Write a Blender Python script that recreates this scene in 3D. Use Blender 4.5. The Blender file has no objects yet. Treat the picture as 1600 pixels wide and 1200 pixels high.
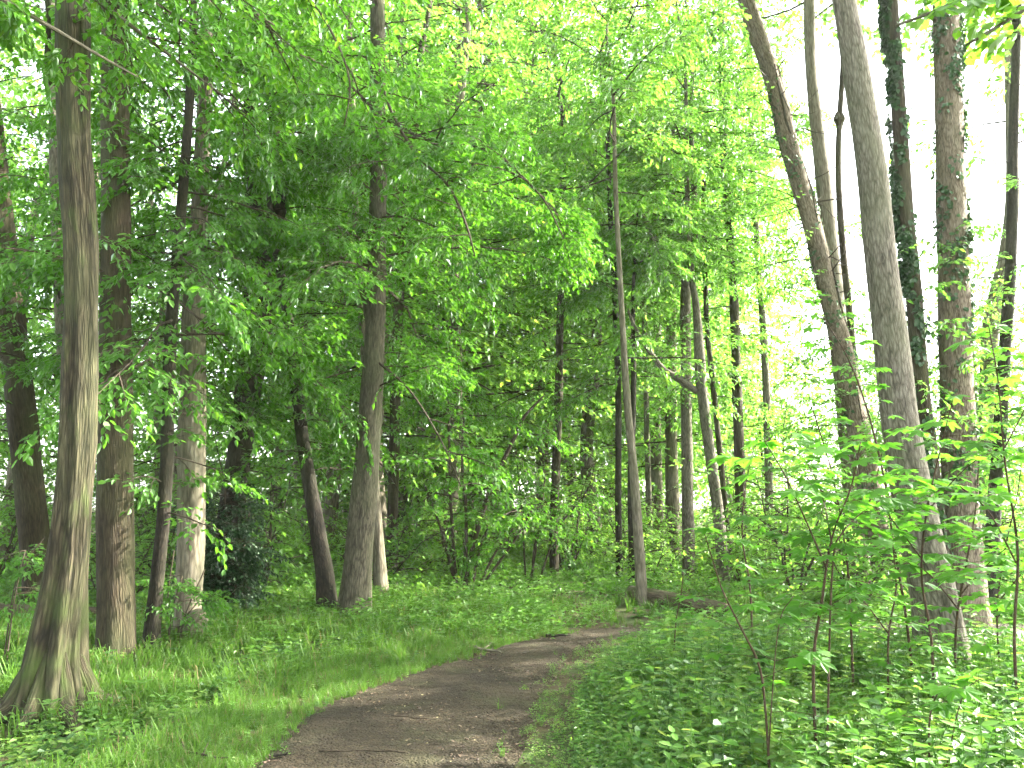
import bpy, math, random
import numpy as np
from mathutils import Vector, Matrix, Euler

sc = bpy.context.scene
COL = sc.collection
R = math.radians

# ------------------------------------------------------------------ camera
EYE = 1.6
PITCH = R(8.7)
cam_d = bpy.data.cameras.new('camera')
cam_d.lens = 28.0
cam_d.sensor_width = 36.0
cam_d.clip_start = 0.05
cam_d.clip_end = 2000.0
cam = bpy.data.objects.new('camera', cam_d)
cam.location = (0, 0, EYE)
cam.rotation_euler = (R(90) + PITCH, 0, 0)
COL.objects.link(cam)
sc.camera = cam

# ------------------------------------------------------------------ sky, sun, exposure
SUN_EL, SUN_AZ = R(31), R(73)          # azimuth from the view direction (+Y) towards +X
w = bpy.data.worlds.new('World')
sc.world = w
w.use_nodes = True
nt = w.node_tree
bg = nt.nodes['Background']
sky = nt.nodes.new('ShaderNodeTexSky')
sky.sky_type = 'NISHITA'
sky.sun_disc = False
sky.sun_elevation = SUN_EL
sky.sun_rotation = SUN_AZ
sky.air_density = 1.0
sky.dust_density = 3.0
sky.ozone_density = 1.0
hs = nt.nodes.new('ShaderNodeHueSaturation')      # thin bright cloud veil: a paler sky
hs.inputs['Saturation'].default_value = 0.35
nt.links.new(sky.outputs[0], hs.inputs['Color'])
nt.links.new(hs.outputs[0], bg.inputs[0])
bg.inputs[1].default_value = 0.15
sl = bpy.data.lights.new('sun', 'SUN')
sl.energy = 3.6
sl.angle = R(0.6)
sl.color = (1.0, 0.94, 0.84)
so = bpy.data.objects.new('sun', sl)
COL.objects.link(so)
sun_dir = Vector((math.sin(SUN_AZ) * math.cos(SUN_EL), math.cos(SUN_AZ) * math.cos(SUN_EL), math.sin(SUN_EL)))
so.rotation_euler = sun_dir.to_track_quat('Z', 'Y').to_euler()
so.location = (20, 10, 40)
sc.view_settings.view_transform = 'Standard'
sc.view_settings.look = 'None'
sc.view_settings.gamma = 1.0
sc.view_settings.exposure = 3.55
sc.view_settings.use_curve_mapping = False
cy = sc.cycles
cy.use_light_tree = False
cy.max_bounces = 8
cy.diffuse_bounces = 5
cy.glossy_bounces = 2
cy.transmission_bounces = 6
cy.volume_bounces = 0
cy.transparent_max_bounces = 4
cy.caustics_reflective = False
cy.caustics_refractive = False
cy.use_denoising = True
cy.use_adaptive_sampling = True
cy.adaptive_threshold = 0.035
cy.sample_clamp_indirect = 6.0

# ------------------------------------------------------------------ small tools
HAZE = 0.00045
FPX = 1600 * 28 / 36.0

def ray(px, py):
    cx, cz = (px - 800) / FPX, (600 - py) / FPX
    return np.array([cx, math.cos(PITCH) - math.sin(PITCH) * cz, math.sin(PITCH) + math.cos(PITCH) * cz])

def at(px, py, Y):
    d = ray(px, py)
    return d * (Y / d[1]) + np.array([0, 0, EYE])

def on_ground(px, py, z=0.0):
    d = ray(px, py)
    p = d * ((z - EYE) / d[2]) + np.array([0, 0, EYE])
    return p

def norm(a):
    return a / np.maximum(np.linalg.norm(a, axis=-1, keepdims=True), 1e-9)

def terrain(x, y):
    x = np.asarray(x, float); y = np.asarray(y, float)
    d = np.clip((np.abs(x - 0.18 * y + 0.9) - 1.0) / 3.0, 0, 1)
    return d * (0.07 * np.sin(0.9 * x + 0.4) * np.cos(0.7 * y + 1.1) + 0.09 * np.sin(0.31 * x - 0.23 * y) + 0.05)

def tag(o, label=None, cat=None, group=None, kind=None):
    if label: o['label'] = label
    if cat: o['category'] = cat
    if group: o['group'] = group
    if kind: o['kind'] = kind
    return o

def raw_mesh(name, V, F, mats=(), mi=None, smooth=False, fattr=None, vvec=None):
    """V (n,3); F (m,3) or (m,4) int array; mi face material index; fattr per-face floats; vvec per-vertex vectors"""
    me = bpy.data.meshes.new(name)
    V = np.ascontiguousarray(V, dtype=np.float32)
    F = np.ascontiguousarray(F, dtype=np.int32)
    k = F.shape[1]
    me.vertices.add(len(V)); me.vertices.foreach_set('co', V.ravel())
    me.loops.add(F.size); me.loops.foreach_set('vertex_index', F.ravel())
    me.polygons.add(len(F)); me.polygons.foreach_set('loop_start', np.arange(len(F), dtype=np.int32) * k)
    for m in mats: me.materials.append(m)
    if mi is not None: me.polygons.foreach_set('material_index', np.ascontiguousarray(mi, dtype=np.int32))
    me.polygons.foreach_set('use_smooth', np.full(len(F), smooth, dtype=bool))
    if fattr is not None:
        a = me.attributes.new('lv', 'FLOAT', 'FACE'); a.data.foreach_set('value', np.ascontiguousarray(fattr, dtype=np.float32))
    if vvec is not None:
        a = me.attributes.new('bk', 'FLOAT_VECTOR', 'POINT'); a.data.foreach_set('vector', np.ascontiguousarray(vvec, dtype=np.float32).ravel())
    me.update(calc_edges=True)
    return me

def link(name, me, parent=None, loc=None):
    o = bpy.data.objects.new(name, me)
    COL.objects.link(o)
    if parent is not None: o.parent = parent
    if loc is not None: o.location = loc
    return o

def empty(name, loc=(0, 0, 0)):
    o = bpy.data.objects.new(name, None)
    o.empty_display_size = 0.2
    o.location = loc
    COL.objects.link(o)
    return o

# ------------------------------------------------------------------ materials
def mat(name):
    m = bpy.data.materials.new(name)
    m.use_nodes = True
    n = m.node_tree.nodes
    for x in list(n): n.remove(x)
    out = n.new('ShaderNodeOutputMaterial')
    return m, n, m.node_tree.links, out

def ramp(n, stops):
    r = n.new('ShaderNodeValToRGB')
    e = r.color_ramp.elements
    while len(e) < len(stops): e.new(0.5)
    for i, (p, c) in enumerate(stops):
        e[i].position = p; e[i].color = (*c, 1)
    return r

def leaf_mat(name, dark, light, trans, gloss=0.05, tw=0.5, rough=0.42, sheen=0.22):
    """two-sided leaf: diffuse reflection + translucency + a thin waxy sheen; colour varies from leaf to leaf (face attribute lv)"""
    m, n, L, out = mat(name)
    at_ = n.new('ShaderNodeAttribute'); at_.attribute_name = 'lv'
    oi = n.new('ShaderNodeObjectInfo')
    ad = n.new('ShaderNodeMath'); ad.operation = 'MULTIPLY_ADD'; ad.inputs[1].default_value = 0.35
    L.new(oi.outputs['Random'], ad.inputs[0])
    sb = n.new('ShaderNodeMath'); sb.operation = 'SUBTRACT'; sb.inputs[1].default_value = 0.17
    tcn = n.new('ShaderNodeTexCoord'); nz = n.new('ShaderNodeTexNoise'); nz.inputs['Scale'].default_value = 0.7; nz.inputs['Detail'].default_value = 2
    L.new(tcn.outputs['Object'], nz.inputs['Vector'])
    na = n.new('ShaderNodeMath'); na.operation = 'MULTIPLY_ADD'; na.inputs[1].default_value = 0.9; na.inputs[2].default_value = -0.45
    L.new(nz.outputs['Fac'], na.inputs[0])
    nb2 = n.new('ShaderNodeMath'); nb2.operation = 'ADD'; L.new(at_.outputs['Fac'], nb2.inputs[0]); L.new(na.outputs[0], nb2.inputs[1])
    L.new(nb2.outputs[0], sb.inputs[0]); L.new(sb.outputs[0], ad.inputs[2])
    r1 = ramp(n, [(0.0, dark), (0.85, light), (1.0, [c * 1.15 for c in light])])
    r2 = ramp(n, [(0.0, [c * 0.62 for c in trans]), (0.8, trans), (1.0, (trans[0] * 1.7, trans[1] * 1.15, trans[2] * 1.1))])
    L.new(ad.outputs[0], r1.inputs[0]); L.new(ad.outputs[0], r2.inputs[0])
    di = n.new('ShaderNodeBsdfDiffuse'); tr = n.new('ShaderNodeBsdfTranslucent'); gl = n.new('ShaderNodeBsdfGlossy')
    gl.inputs['Roughness'].default_value = rough
    gl.inputs['Color'].default_value = (0.85, 0.95, 0.85, 1)
    L.new(r1.outputs[0], di.inputs[0]); L.new(r2.outputs[0], tr.inputs[0])
    a = n.new('ShaderNodeMixShader'); a.inputs[0].default_value = tw
    L.new(di.outputs[0], a.inputs[1]); L.new(tr.outputs[0], a.inputs[2])
    b = n.new('ShaderNodeMixShader')
    lw = n.new('ShaderNodeFresnel'); lw.inputs['IOR'].default_value = 1.35
    mm = n.new('ShaderNodeMath'); mm.operation = 'MULTIPLY_ADD'; mm.inputs[1].default_value = sheen; mm.inputs[2].default_value = gloss * 0.5
    L.new(lw.outputs[0], mm.inputs[0])
    L.new(mm.outputs[0], b.inputs[0]); L.new(a.outputs[0], b.inputs[1]); L.new(gl.outputs[0], b.inputs[2])
    L.new(b.outputs[0], out.inputs[0])
    return m

def bark_mat(name, c0, c1, c2, scale=9.0, stretch=0.12, bump=0.6, moss=0.0, moss_top=1.6, algae=0.25):
    m, n, L, out = mat(name)
    tc = n.new('ShaderNodeAttribute'); tc.attribute_name = 'bk'
    mp = n.new('ShaderNodeMapping'); mp.inputs['Scale'].default_value = (scale, scale, scale * stretch)
    L.new(tc.outputs['Vector'], mp.inputs[0])
    n1 = n.new('ShaderNodeTexNoise'); n1.inputs['Scale'].default_value = 3.4; n1.inputs['Detail'].default_value = 10; n1.inputs['Roughness'].default_value = 0.68; n1.inputs['Distortion'].default_value = 0.35
    L.new(mp.outputs[0], n1.inputs['Vector'])
    vo = n.new('ShaderNodeTexVoronoi'); vo.feature = 'DISTANCE_TO_EDGE'; vo.inputs['Scale'].default_value = 5.5
    L.new(mp.outputs[0], vo.inputs['Vector'])
    mx = n.new('ShaderNodeMath'); mx.operation = 'MULTIPLY_ADD'; mx.inputs[1].default_value = 0.75
    sm = n.new('ShaderNodeMath'); sm.operation = 'MINIMUM'; sm.inputs[1].default_value = 0.35
    L.new(vo.outputs['Distance'], sm.inputs[0]); L.new(sm.outputs[0], mx.inputs[0]); L.new(n1.outputs['Fac'], mx.inputs[2])
    r1 = ramp(n, [(0.36, [c * 0.6 for c in c0]), (0.46, c0), (0.62, c1), (0.84, c2)])
    L.new(mx.outputs[0], r1.inputs[0])
    # broad patches of lichen and algae
    n2 = n.new('ShaderNodeTexNoise'); n2.inputs['Scale'].default_value = 1.7; n2.inputs['Detail'].default_value = 5
    mp2 = n.new('ShaderNodeMapping'); mp2.inputs['Scale'].default_value = (2.5, 2.5, 0.55)
    L.new(tc.outputs['Vector'], mp2.inputs[0]); L.new(mp2.outputs[0], n2.inputs['Vector'])
    r2 = ramp(n, [(0.42, (0, 0, 0)), (0.68, (algae,) * 3)])
    L.new(n2.outputs['Fac'], r2.inputs[0])
    mixa = n.new('ShaderNodeMixRGB'); mixa.inputs[2].default_value = (0.085, 0.105, 0.04, 1)
    L.new(r2.outputs[0], mixa.inputs[0]); L.new(r1.outputs[0], mixa.inputs[1])
    col = mixa.outputs[0]
    if moss > 0:
        sp = n.new('ShaderNodeSeparateXYZ'); L.new(tc.outputs['Vector'], sp.inputs[0])
        mr = n.new('ShaderNodeMapRange'); mr.inputs['From Min'].default_value = 0.0; mr.inputs['From Max'].default_value = moss_top
        mr.inputs['To Min'].default_value = moss; mr.inputs['To Max'].default_value = -0.15
        L.new(sp.outputs['Z'], mr.inputs['Value'])
        n3 = n.new('ShaderNodeTexNoise'); n3.inputs['Scale'].default_value = 5; n3.inputs['Detail'].default_value = 6
        mp3 = n.new('ShaderNodeMapping'); mp3.inputs['Scale'].default_value = (2.2, 2.2, 0.6)
        L.new(tc.outputs['Vector'], mp3.inputs[0]); L.new(mp3.outputs[0], n3.inputs['Vector'])
        a1 = n.new('ShaderNodeMath'); a1.operation = 'MULTIPLY_ADD'; a1.inputs[1].default_value = 3.0; a1.inputs[2].default_value = -1.5
        L.new(n3.outputs['Fac'], a1.inputs[0])
        a2 = n.new('ShaderNodeMath'); a2.operation = 'ADD'; a2.use_clamp = True
        L.new(a1.outputs[0], a2.inputs[0]); L.new(mr.outputs[0], a2.inputs[1])
        mixm = n.new('ShaderNodeMixRGB'); mixm.inputs[2].default_value = (0.05, 0.075, 0.015, 1)
        L.new(a2.outputs[0], mixm.inputs[0]); L.new(col, mixm.inputs[1])
        col = mixm.outputs[0]
    bs = n.new('ShaderNodeBsdfPrincipled'); bs.inputs['Roughness'].default_value = 0.9
    bs.inputs['Specular IOR Level'].default_value = 0.25
    L.new(col, bs.inputs['Base Color'])
    bp = n.new('ShaderNodeBump'); bp.inputs['Strength'].default_value = bump; bp.inputs['Distance'].default_value = 0.025
    L.new(mx.outputs[0], bp.inputs['Height']); L.new(bp.outputs[0], bs.inputs['Normal'])
    L.new(bs.outputs[0], out.inputs[0])
    return m

M = {}
M['leaf'] = leaf_mat('beech_leaf', (0.036, 0.098, 0.012), (0.066, 0.155, 0.022), (0.130, 0.370, 0.020), gloss=0.02, tw=0.55)
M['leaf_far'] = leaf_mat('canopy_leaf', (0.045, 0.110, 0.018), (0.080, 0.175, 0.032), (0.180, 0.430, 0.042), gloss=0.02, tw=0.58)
M['leaf_wood'] = leaf_mat('backdrop_lit_leaf', (0.058, 0.130, 0.022), (0.100, 0.205, 0.040), (0.270, 0.560, 0.060), gloss=0.02, tw=0.64)  # brightened copy of leaf_far; the background's glow is put into its colour
M['leaf_dark'] = leaf_mat('dark_ivy_leaf', (0.010, 0.030, 0.010), (0.022, 0.055, 0.016), (0.020, 0.055, 0.010), gloss=0.04, tw=0.2)
M['leaf_maple'] = leaf_mat('maple_leaf', (0.038, 0.105, 0.012), (0.060, 0.150, 0.018), (0.140, 0.430, 0.020), gloss=0.01, tw=0.55)
M['leaf_lime'] = leaf_mat('lime_leaf', (0.050, 0.120, 0.016), (0.080, 0.170, 0.024), (0.200, 0.450, 0.030), gloss=0.01, tw=0.55)
M['ivy'] = leaf_mat('ivy_leaf', (0.018, 0.046, 0.014), (0.035, 0.080, 0.022), (0.040, 0.100, 0.015), gloss=0.05, tw=0.25)
M['herb'] = leaf_mat('herb_leaf', (0.060, 0.140, 0.022), (0.105, 0.215, 0.040), (0.175, 0.400, 0.040), gloss=0.02)
M['herb_pale'] = leaf_mat('herb_leaf_pale', (0.095, 0.170, 0.030), (0.150, 0.245, 0.060), (0.240, 0.420, 0.050), gloss=0.02)
M['herb_deep'] = leaf_mat('herb_leaf_deep', (0.030, 0.080, 0.016), (0.055, 0.120, 0.026), (0.090, 0.240, 0.026), gloss=0.03)
M['grass'] = leaf_mat('grass_blade', (0.055, 0.120, 0.018), (0.095, 0.180, 0.032), (0.140, 0.300, 0.034), gloss=0.0, rough=0.6, sheen=0.03)
M['bark_grey'] = bark_mat('bark_grey', (0.056, 0.047, 0.034), (0.122, 0.106, 0.079), (0.195, 0.174, 0.134), scale=10, stretch=0.14, bump=0.7, algae=0.35)
M['bark_mid'] = bark_mat('bark_mid', (0.028, 0.024, 0.014), (0.066, 0.057, 0.037), (0.115, 0.101, 0.070), scale=11, stretch=0.12, bump=0.9, algae=0.4)
M['bark_brown'] = bark_mat('bark_brown', (0.015, 0.0105, 0.0048), (0.033, 0.0242, 0.0120), (0.060, 0.0460, 0.026), scale=11, stretch=0.10, bump=0.9, algae=0.35)
M['bark_flare'] = bark_mat('bark_flare', (0.070, 0.050, 0.032), (0.150, 0.118, 0.080), (0.230, 0.190, 0.138), scale=11, stretch=0.16, bump=0.9, algae=0.2)  # lighter brown bark: flare from the white sky put into the colour
M['bark_dark'] = bark_mat('bark_dark', (0.009, 0.007, 0.0042), (0.020, 0.016, 0.0098), (0.038, 0.031, 0.020), scale=12, stretch=0.16, bump=0.7, algae=0.2)
M['bark_pale'] = bark_mat('bark_pale', (0.068, 0.057, 0.037), (0.128, 0.110, 0.076), (0.185, 0.163, 0.119), scale=8, stretch=0.10, bump=0.5, algae=0.35)
M['bark_fluted'] = bark_mat('bark_fluted', (0.0115, 0.009, 0.0042), (0.032, 0.0262, 0.0130), (0.078, 0.067, 0.037), scale=11, stretch=0.075, bump=1.0, moss=0.34, moss_top=2.0, algae=0.3)
M['bark_moss'] = bark_mat('bark_moss', (0.040, 0.028, 0.016), (0.085, 0.065, 0.040), (0.140, 0.110, 0.070), scale=10, stretch=0.12, bump=0.8, moss=0.35, moss_top=1.4, algae=0.4)
M['twig'] = bark_mat('twig_bark', (0.022, 0.016, 0.010), (0.045, 0.033, 0.021), (0.075, 0.056, 0.036), scale=30, stretch=0.2, bump=0.2, algae=0.1)
M['stem_red'] = bark_mat('sapling_stem', (0.030, 0.015, 0.009), (0.056, 0.032, 0.018), (0.085, 0.055, 0.030), scale=30, stretch=0.2, bump=0.2, algae=0.1)

# ------------------------------------------------------------------ tubes and trunks
def catmull(P, step):
    P = np.asarray(P, float)
    Q = np.vstack([2 * P[0] - P[1], P, 2 * P[-1] - P[-2]])
    out = []
    for i in range(len(P) - 1):
        p0, p1, p2, p3 = Q[i:i + 4]
        n = max(1, int(np.linalg.norm((p2 - p1)[:3]) / step))
        t = np.linspace(0, 1, n, endpoint=False)[:, None]
        out.append(0.5 * (2 * p1 + (p2 - p0) * t + (2 * p0 - 5 * p1 + 4 * p2 - p3) * t ** 2 + (3 * p1 - p0 - 3 * p2 + p3) * t ** 3))
    out.append(P[-1:])
    return np.vstack(out)

def frames(C):
    T = norm(np.gradient(C, axis=0))
    ref = np.where(np.abs(T[:, :1]) < 0.8, np.array([[1.0, 0, 0]]), np.array([[0, 1.0, 0]]))
    U = norm(ref - T * np.sum(ref * T, 1, keepdims=True))
    return T, U, np.cross(T, U)

def sweep(C, r, sides, radial=None, cap=True, s0=0.0):
    """C (n,3) centre line, r (n,) radii, radial(ang, s) -> (n,sides) multiplier.  Returns V, tris, bk"""
    n = len(C)
    T, U, W = frames(C)
    a = np.linspace(0, 2 * math.pi, sides, endpoint=False)
    s = s0 + np.concatenate([[0], np.cumsum(np.linalg.norm(np.diff(C, axis=0), axis=1))])
    k = np.ones((n, sides)) if radial is None else radial(a[None, :], s[:, None])
    rr = r[:, None] * k
    V = C[:, None, :] + rr[..., None] * (np.cos(a)[None, :, None] * U[:, None, :] + np.sin(a)[None, :, None] * W[:, None, :])
    r0 = np.full((n, 1), float(np.median(r)))
    bk = np.stack([np.cos(a)[None, :] * r0, np.sin(a)[None, :] * r0, np.broadcast_to(s[:, None], (n, sides))], -1)
    i = np.arange(n - 1)[:, None] * sides; j = np.arange(sides)[None, :]; j2 = (j + 1) % sides
    q = np.stack([i + j, i + j2, i + sides + j2, i + sides + j], -1).reshape(-1, 4)
    F = np.vstack([q[:, [0, 1, 2]], q[:, [0, 2, 3]]])
    V = V.reshape(-1, 3); bk = bk.reshape(-1, 3)
    if cap:
        e = len(V)
        V = np.vstack([V, C[:1], C[-1:]]); bk = np.vstack([bk, [[0, 0, s[0]]], [[0, 0, s[-1]]]])
        jj = np.arange(sides); j2 = (jj + 1) % sides
        F = np.vstack([F, np.stack([j2, jj, np.full(sides, e)], -1), np.stack([jj + (n - 1) * sides, j2 + (n - 1) * sides, np.full(sides, e + 1)], -1)])
    return V, F, bk

def trunk_object(pts, material, parent, name='trunk', sides=18, step=0.14, flare=0.5, flute=0.0, nfl=6, seed=1, lump=0.05, low=None):
    """pts rows x, y, z, r"""
    g = np.random.default_rng(seed)
    Q = catmull(pts, step)
    C, r = Q[:, :3], np.maximum(Q[:, 3], 0.004)
    ph = g.uniform(0, 6.28, 8)
    tw = g.uniform(-0.35, 0.35)
    def radial(a, s):
        fl = np.exp(-s / 0.38)
        k = 1 + flare * fl * (0.75 + 0.55 * np.cos(nfl * a + ph[0]) + 0.3 * np.cos((nfl - 2) * a + ph[5]))
        f = np.cos(nfl * a + ph[0] + tw * s) * 0.6 + np.cos((nfl - 3) * a + ph[1] - tw * 1.6 * s) * 0.55
        k = k * (1 + flute * f * (0.55 + 0.9 * np.exp(-s / 1.6)))
        k = k * (1 + lump * (np.sin(2 * a + ph[2] + 1.7 * s) * np.sin(2.3 * s + ph[3]) + 0.6 * np.sin(3 * a + ph[4] - 3.1 * s)) + 0.3 * lump * np.sin(7 * a + 9 * s + ph[6]))
        if sides > 60:
            k = k * (1 + 0.022 * np.sin(19 * a + 1.1 * s + 2.2 * np.sin(1.3 * s + 3 * a)) * (0.4 + 0.6 * np.sin(2.7 * s + 4 * a + ph[7])) - 0.035 * np.clip(np.cos(5 * a + 0.6 * s + ph[1]) - 0.75, 0, 1) * 4)
        return k
    V, F, bk = sweep(C, r, sides, radial)
    me = raw_mesh(name, V, F, [material], smooth=True, vvec=bk)
    return link(name, me, parent), C, r

# ------------------------------------------------------------------ foliage
def wander(p0, d0, L, n, g, bend=0.25, grav=0.0):
    pts = [np.array(p0, float)]; d = np.array(d0, float)
    for i in range(n):
        d = d + g.normal(0, bend / n ** 0.5, 3) * np.array([0.6, 1, 0.7]); d[2] -= grav / n
        d /= np.linalg.norm(d)
        pts.append(pts[-1] + d * (L / n))
    return np.array(pts)

def along(P, t):
    x = t * (len(P) - 1); i = int(min(x, len(P) - 2)); f = x - i
    return P[i] * (1 - f) + P[i + 1] * f, norm(P[i + 1] - P[i])

def make_template(L, g, sp2=0.15, sp3=0.10, lsp=0.042):
    """a leafy branch of length L along +x: leaf origins, directions, normals, and the wood (polylines)"""
    leaves, wood = [], []
    ax = wander((0, 0, 0), (1, 0, 0.0), L, 7, g, 0.28, 0.55)
    wood.append((ax, 0.0055 * L + 0.004, 0.0025))
    def leafrow(P, l, t0):
        n = max(2, int(l * (1 - t0) / lsp)); sd = g.choice([-1, 1])
        for i in range(n):
            t = t0 + (1 - t0) * (i + 0.7) / n
            p, d = along(P, min(t, 1.0)); sd = -sd
            a = sd * g.uniform(0.5, 1.15)
            h = np.array([d[0] * math.cos(a) - d[1] * math.sin(a), d[0] * math.sin(a) + d[1] * math.cos(a), d[2] * 0.6 - g.uniform(-0.05, 0.45)])
            nn = np.array([g.normal(0, 0.42), g.normal(0, 0.42), 1.0])
            leaves.append(np.concatenate([p, h, nn]))
    def rot(d, a, up):
        v = np.array([d[0] * math.cos(a) - d[1] * math.sin(a), d[0] * math.sin(a) + d[1] * math.cos(a), d[2] + up]); return v / np.linalg.norm(v)
    n2 = max(4, int(L * 0.9 / sp2)); sd = 1
    for i in range(n2):
        t = 0.10 + 0.88 * (i + g.uniform(0, 0.6)) / n2
        p, d = along(ax, min(t, 1)); sd = -sd
        l2 = (min(0.42 * L, 1.15) * (1 - 0.72 * t) + 0.14) * g.uniform(0.7, 1.25)
        P2 = wander(p, rot(d, sd * g.uniform(0.6, 1.1), g.normal(0.0, 0.22)), l2, 3, g, 0.3, 0.30)
        wood.append((P2, 0.0045 if l2 > 0.4 else 0.003, 0.0015))
        leafrow(P2, l2, 0.45)
        n3 = int(l2 / sp3); s3 = 1
        for k in range(n3):
            t3 = 0.15 + 0.8 * (k + g.uniform(0, 0.6)) / max(n3, 1)
            p3, d3 = along(P2, min(t3, 1)); s3 = -s3
            l3 = g.uniform(0.12, 0.38) * (1.1 - 0.4 * t3)
            P3 = wander(p3, rot(d3, s3 * g.uniform(0.5, 1.1), g.normal(-0.05, 0.25)), l3, 2, g, 0.2, 0.25)
            leafrow(P3, l3, 0.15)
    leafrow(ax, L, 0.8)
    A = np.array(leaves)
    return dict(L=L, P=A[:, :3], D=norm(A[:, 3:6]), N=norm(A[:, 6:9]), wood=wood)

G0 = np.random.default_rng(7)
TPL = {L: [make_template(L, G0) for _ in range(4)] for L in (0.7, 1.3, 2.0, 3.0, 4.2)}
TPL_FAR = {L: [make_template(L, G0, 0.34, 0.22, 0.085) for _ in range(4)] for L in (1.3, 2.0, 3.0, 4.2)}

def leaf_faces(P, D, N, size, asp, quad, g, off):
    """kites of two folded triangles (quad False) or ovals of four"""
    n = len(P)
    S = norm(np.cross(D, N)); N = np.cross(S, D)
    s = size[:, None]
    fold = g.uniform(0.02, 0.16, (n, 1)); dr = g.uniform(-0.05, 0.28, (n, 1)); w_ = asp * g.uniform(0.8, 1.15, (n, 1)) * 0.5
    tip = P + D * s - N * s * dr
    lv = np.clip(g.normal(0.5, 0.2, n), 0, 1)
    ib = off
    if not quad:
        m = P + D * s * 0.42 + N * s * (fold - dr * 0.25)
        V = np.stack([P, m + S * s * w_, tip, m - S * s * w_], 1).reshape(-1, 3)
        b = ib + np.arange(n)[:, None] * 4
        F = np.concatenate([b + np.array([[0, 1, 2]]), b + np.array([[0, 2, 3]])], 1).reshape(-1, 3)
        return V, F, np.repeat(lv, 2)
    m1 = P + D * s * 0.26 + N * s * (fold - dr * 0.10); m2 = P + D * s * 0.64 + N * s * (fold * 0.7 - dr * 0.5)
    V = np.stack([P, m1 + S * s * w_ * 0.86, m2 + S * s * w_ * 0.82, tip, m2 - S * s * w_ * 0.82, m1 - S * s * w_ * 0.86], 1).reshape(-1, 3)
    b = ib + np.arange(n)[:, None] * 6
    F = np.concatenate([b + np.array([t]) for t in ([0, 1, 2], [0, 2, 3], [0, 3, 4], [0, 4, 5])], 1).reshape(-1, 3)
    return V, F, np.repeat(lv, 4)

class Crown:
    def __init__(self, seed, leaf=0.075, asp=0.62, quad=False, far=False, subwood=True, keep=1.0):
        self.g = np.random.default_rng(seed); self.leaf, self.asp, self.quad, self.far, self.subwood, self.keep = leaf, asp, quad, far, subwood, keep
        self.V, self.F, self.A, self.MI, self.BK = [], [], [], [], []; self.nv = 0
    def add(self, V, F, A, mi, bk=None):
        self.V.append(V); self.F.append(F); self.A.append(A); self.MI.append(np.full(len(F), mi)); self.nv += len(V)
        self.BK.append(np.zeros((len(V), 3)) if bk is None else bk)
    def tube(self, C, r0, r1, sides=4):
        C = np.asarray(C); r = np.linspace(r0, r1, len(C))
        V, F, bk = sweep(C, r, sides, cap=False)
        self.add(V, F + self.nv, np.zeros(len(F)), 1, bk)
    def branch(self, p, az, el, L, leaf=None, keep=None, roll=None, thick=1.0):
        g = self.g
        lib = TPL_FAR if self.far else TPL
        Ls = np.array(sorted(lib)); k = Ls[np.argmin(np.abs(np.log(Ls / L)))]
        T = lib[k][g.integers(4)]; f = L / k
        roll = g.normal(0, 0.15) if roll is None else roll
        Rm = np.array((Matrix.Rotation(az, 3, 'Z') @ Matrix.Rotation(-el, 3, 'Y') @ Matrix.Rotation(roll, 3, 'X')))
        if g.random() < 0.5: fl = np.array([1, -1, 1])
        else: fl = np.array([1, 1, 1])
        keep = self.keep if keep is None else keep
        sel = g.random(len(T['P'])) < keep
        P = (T['P'][sel] * fl * f) @ Rm.T + p
        D = norm((T['D'][sel] * fl) @ Rm.T); N = norm((T['N'][sel] * fl) @ Rm.T + np.array([0, 0, 0.45]))
        sz = (leaf or self.leaf) * g.uniform(0.65, 1.2, len(P))
        V, F, A = leaf_faces(P, D, N, sz, self.asp, self.quad, g, self.nv)
        self.add(V, F, A, 0)
        for i, (W, r0, r1) in enumerate(T['wood']):
            if i and not self.subwood: break
            self.tube((W * fl * f) @ Rm.T + p, r0 * f * (thick if i == 0 else 1), r1 * f, 5 if i == 0 else 3)
    def build(self, name, leafm, parent, wood=None):
        me = raw_mesh(name, np.vstack(self.V), np.vstack(self.F), [leafm, wood or M['twig']], np.concatenate(self.MI), False, np.concatenate(self.A), np.vstack(self.BK))
        return tag(link(name, me, parent), kind='stuff')

def at_z(C, z):
    i = int(np.argmin(np.abs(C[:, 2] - z)))
    return C[i]

DENS = 1.9
def dress(cr, C, zlo, zhi, n, Lr, el=(0.0, 0.5), az=None, taper=0.5, **kw):
    """n branches spread up a stem C between heights zlo and zhi"""
    g = cr.g; a0 = g.uniform(0, 6.28); n = int(round(n * DENS))
    for i in range(n):
        t = (i + g.uniform(0, 0.9)) / n
        z = zlo + (zhi - zlo) * t
        a = (a0 + i * 2.399 + g.normal(0, 0.3)) if az is None else g.uniform(*az)
        L = g.uniform(*Lr) * (1 - taper * t)
        cr.branch(at_z(C, z), a, g.uniform(*el), max(L, 0.5), **kw)

# ------------------------------------------------------------------ setting: ground and path
LEFT_PX = [(385, 1200), (440, 1150), (500, 1100), (565, 1078), (645, 1050), (720, 1030), (800, 1008), (860, 995), (930, 986), (1030, 980)]
RIGHT_PX = [(805, 1200), (815, 1150), (830, 1105), (845, 1080), (862, 1052), (882, 1030), (905, 1013), (945, 1004), (1000, 998), (1080, 993)]
LE = [(-2.6, -4.0), (-2.1, 1.0)] + [tuple(on_ground(*p)[:2]) for p in LEFT_PX] + [(5.5, 11.2), (10, 11.4), (22, 10.2)]
RI = [(-0.5, -4.0), (-0.25, 1.0)] + [tuple(on_ground(*p)[:2]) for p in RIGHT_PX] + [(5.5, 9.9), (10, 10.0), (22, 8.8)]
LE = catmull(np.array([(x, y, 0) for x, y in LE]), 0.25)[:, :2]
RI = catmull(np.array([(x, y, 0) for x, y in RI]), 0.25)[:, :2]

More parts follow.
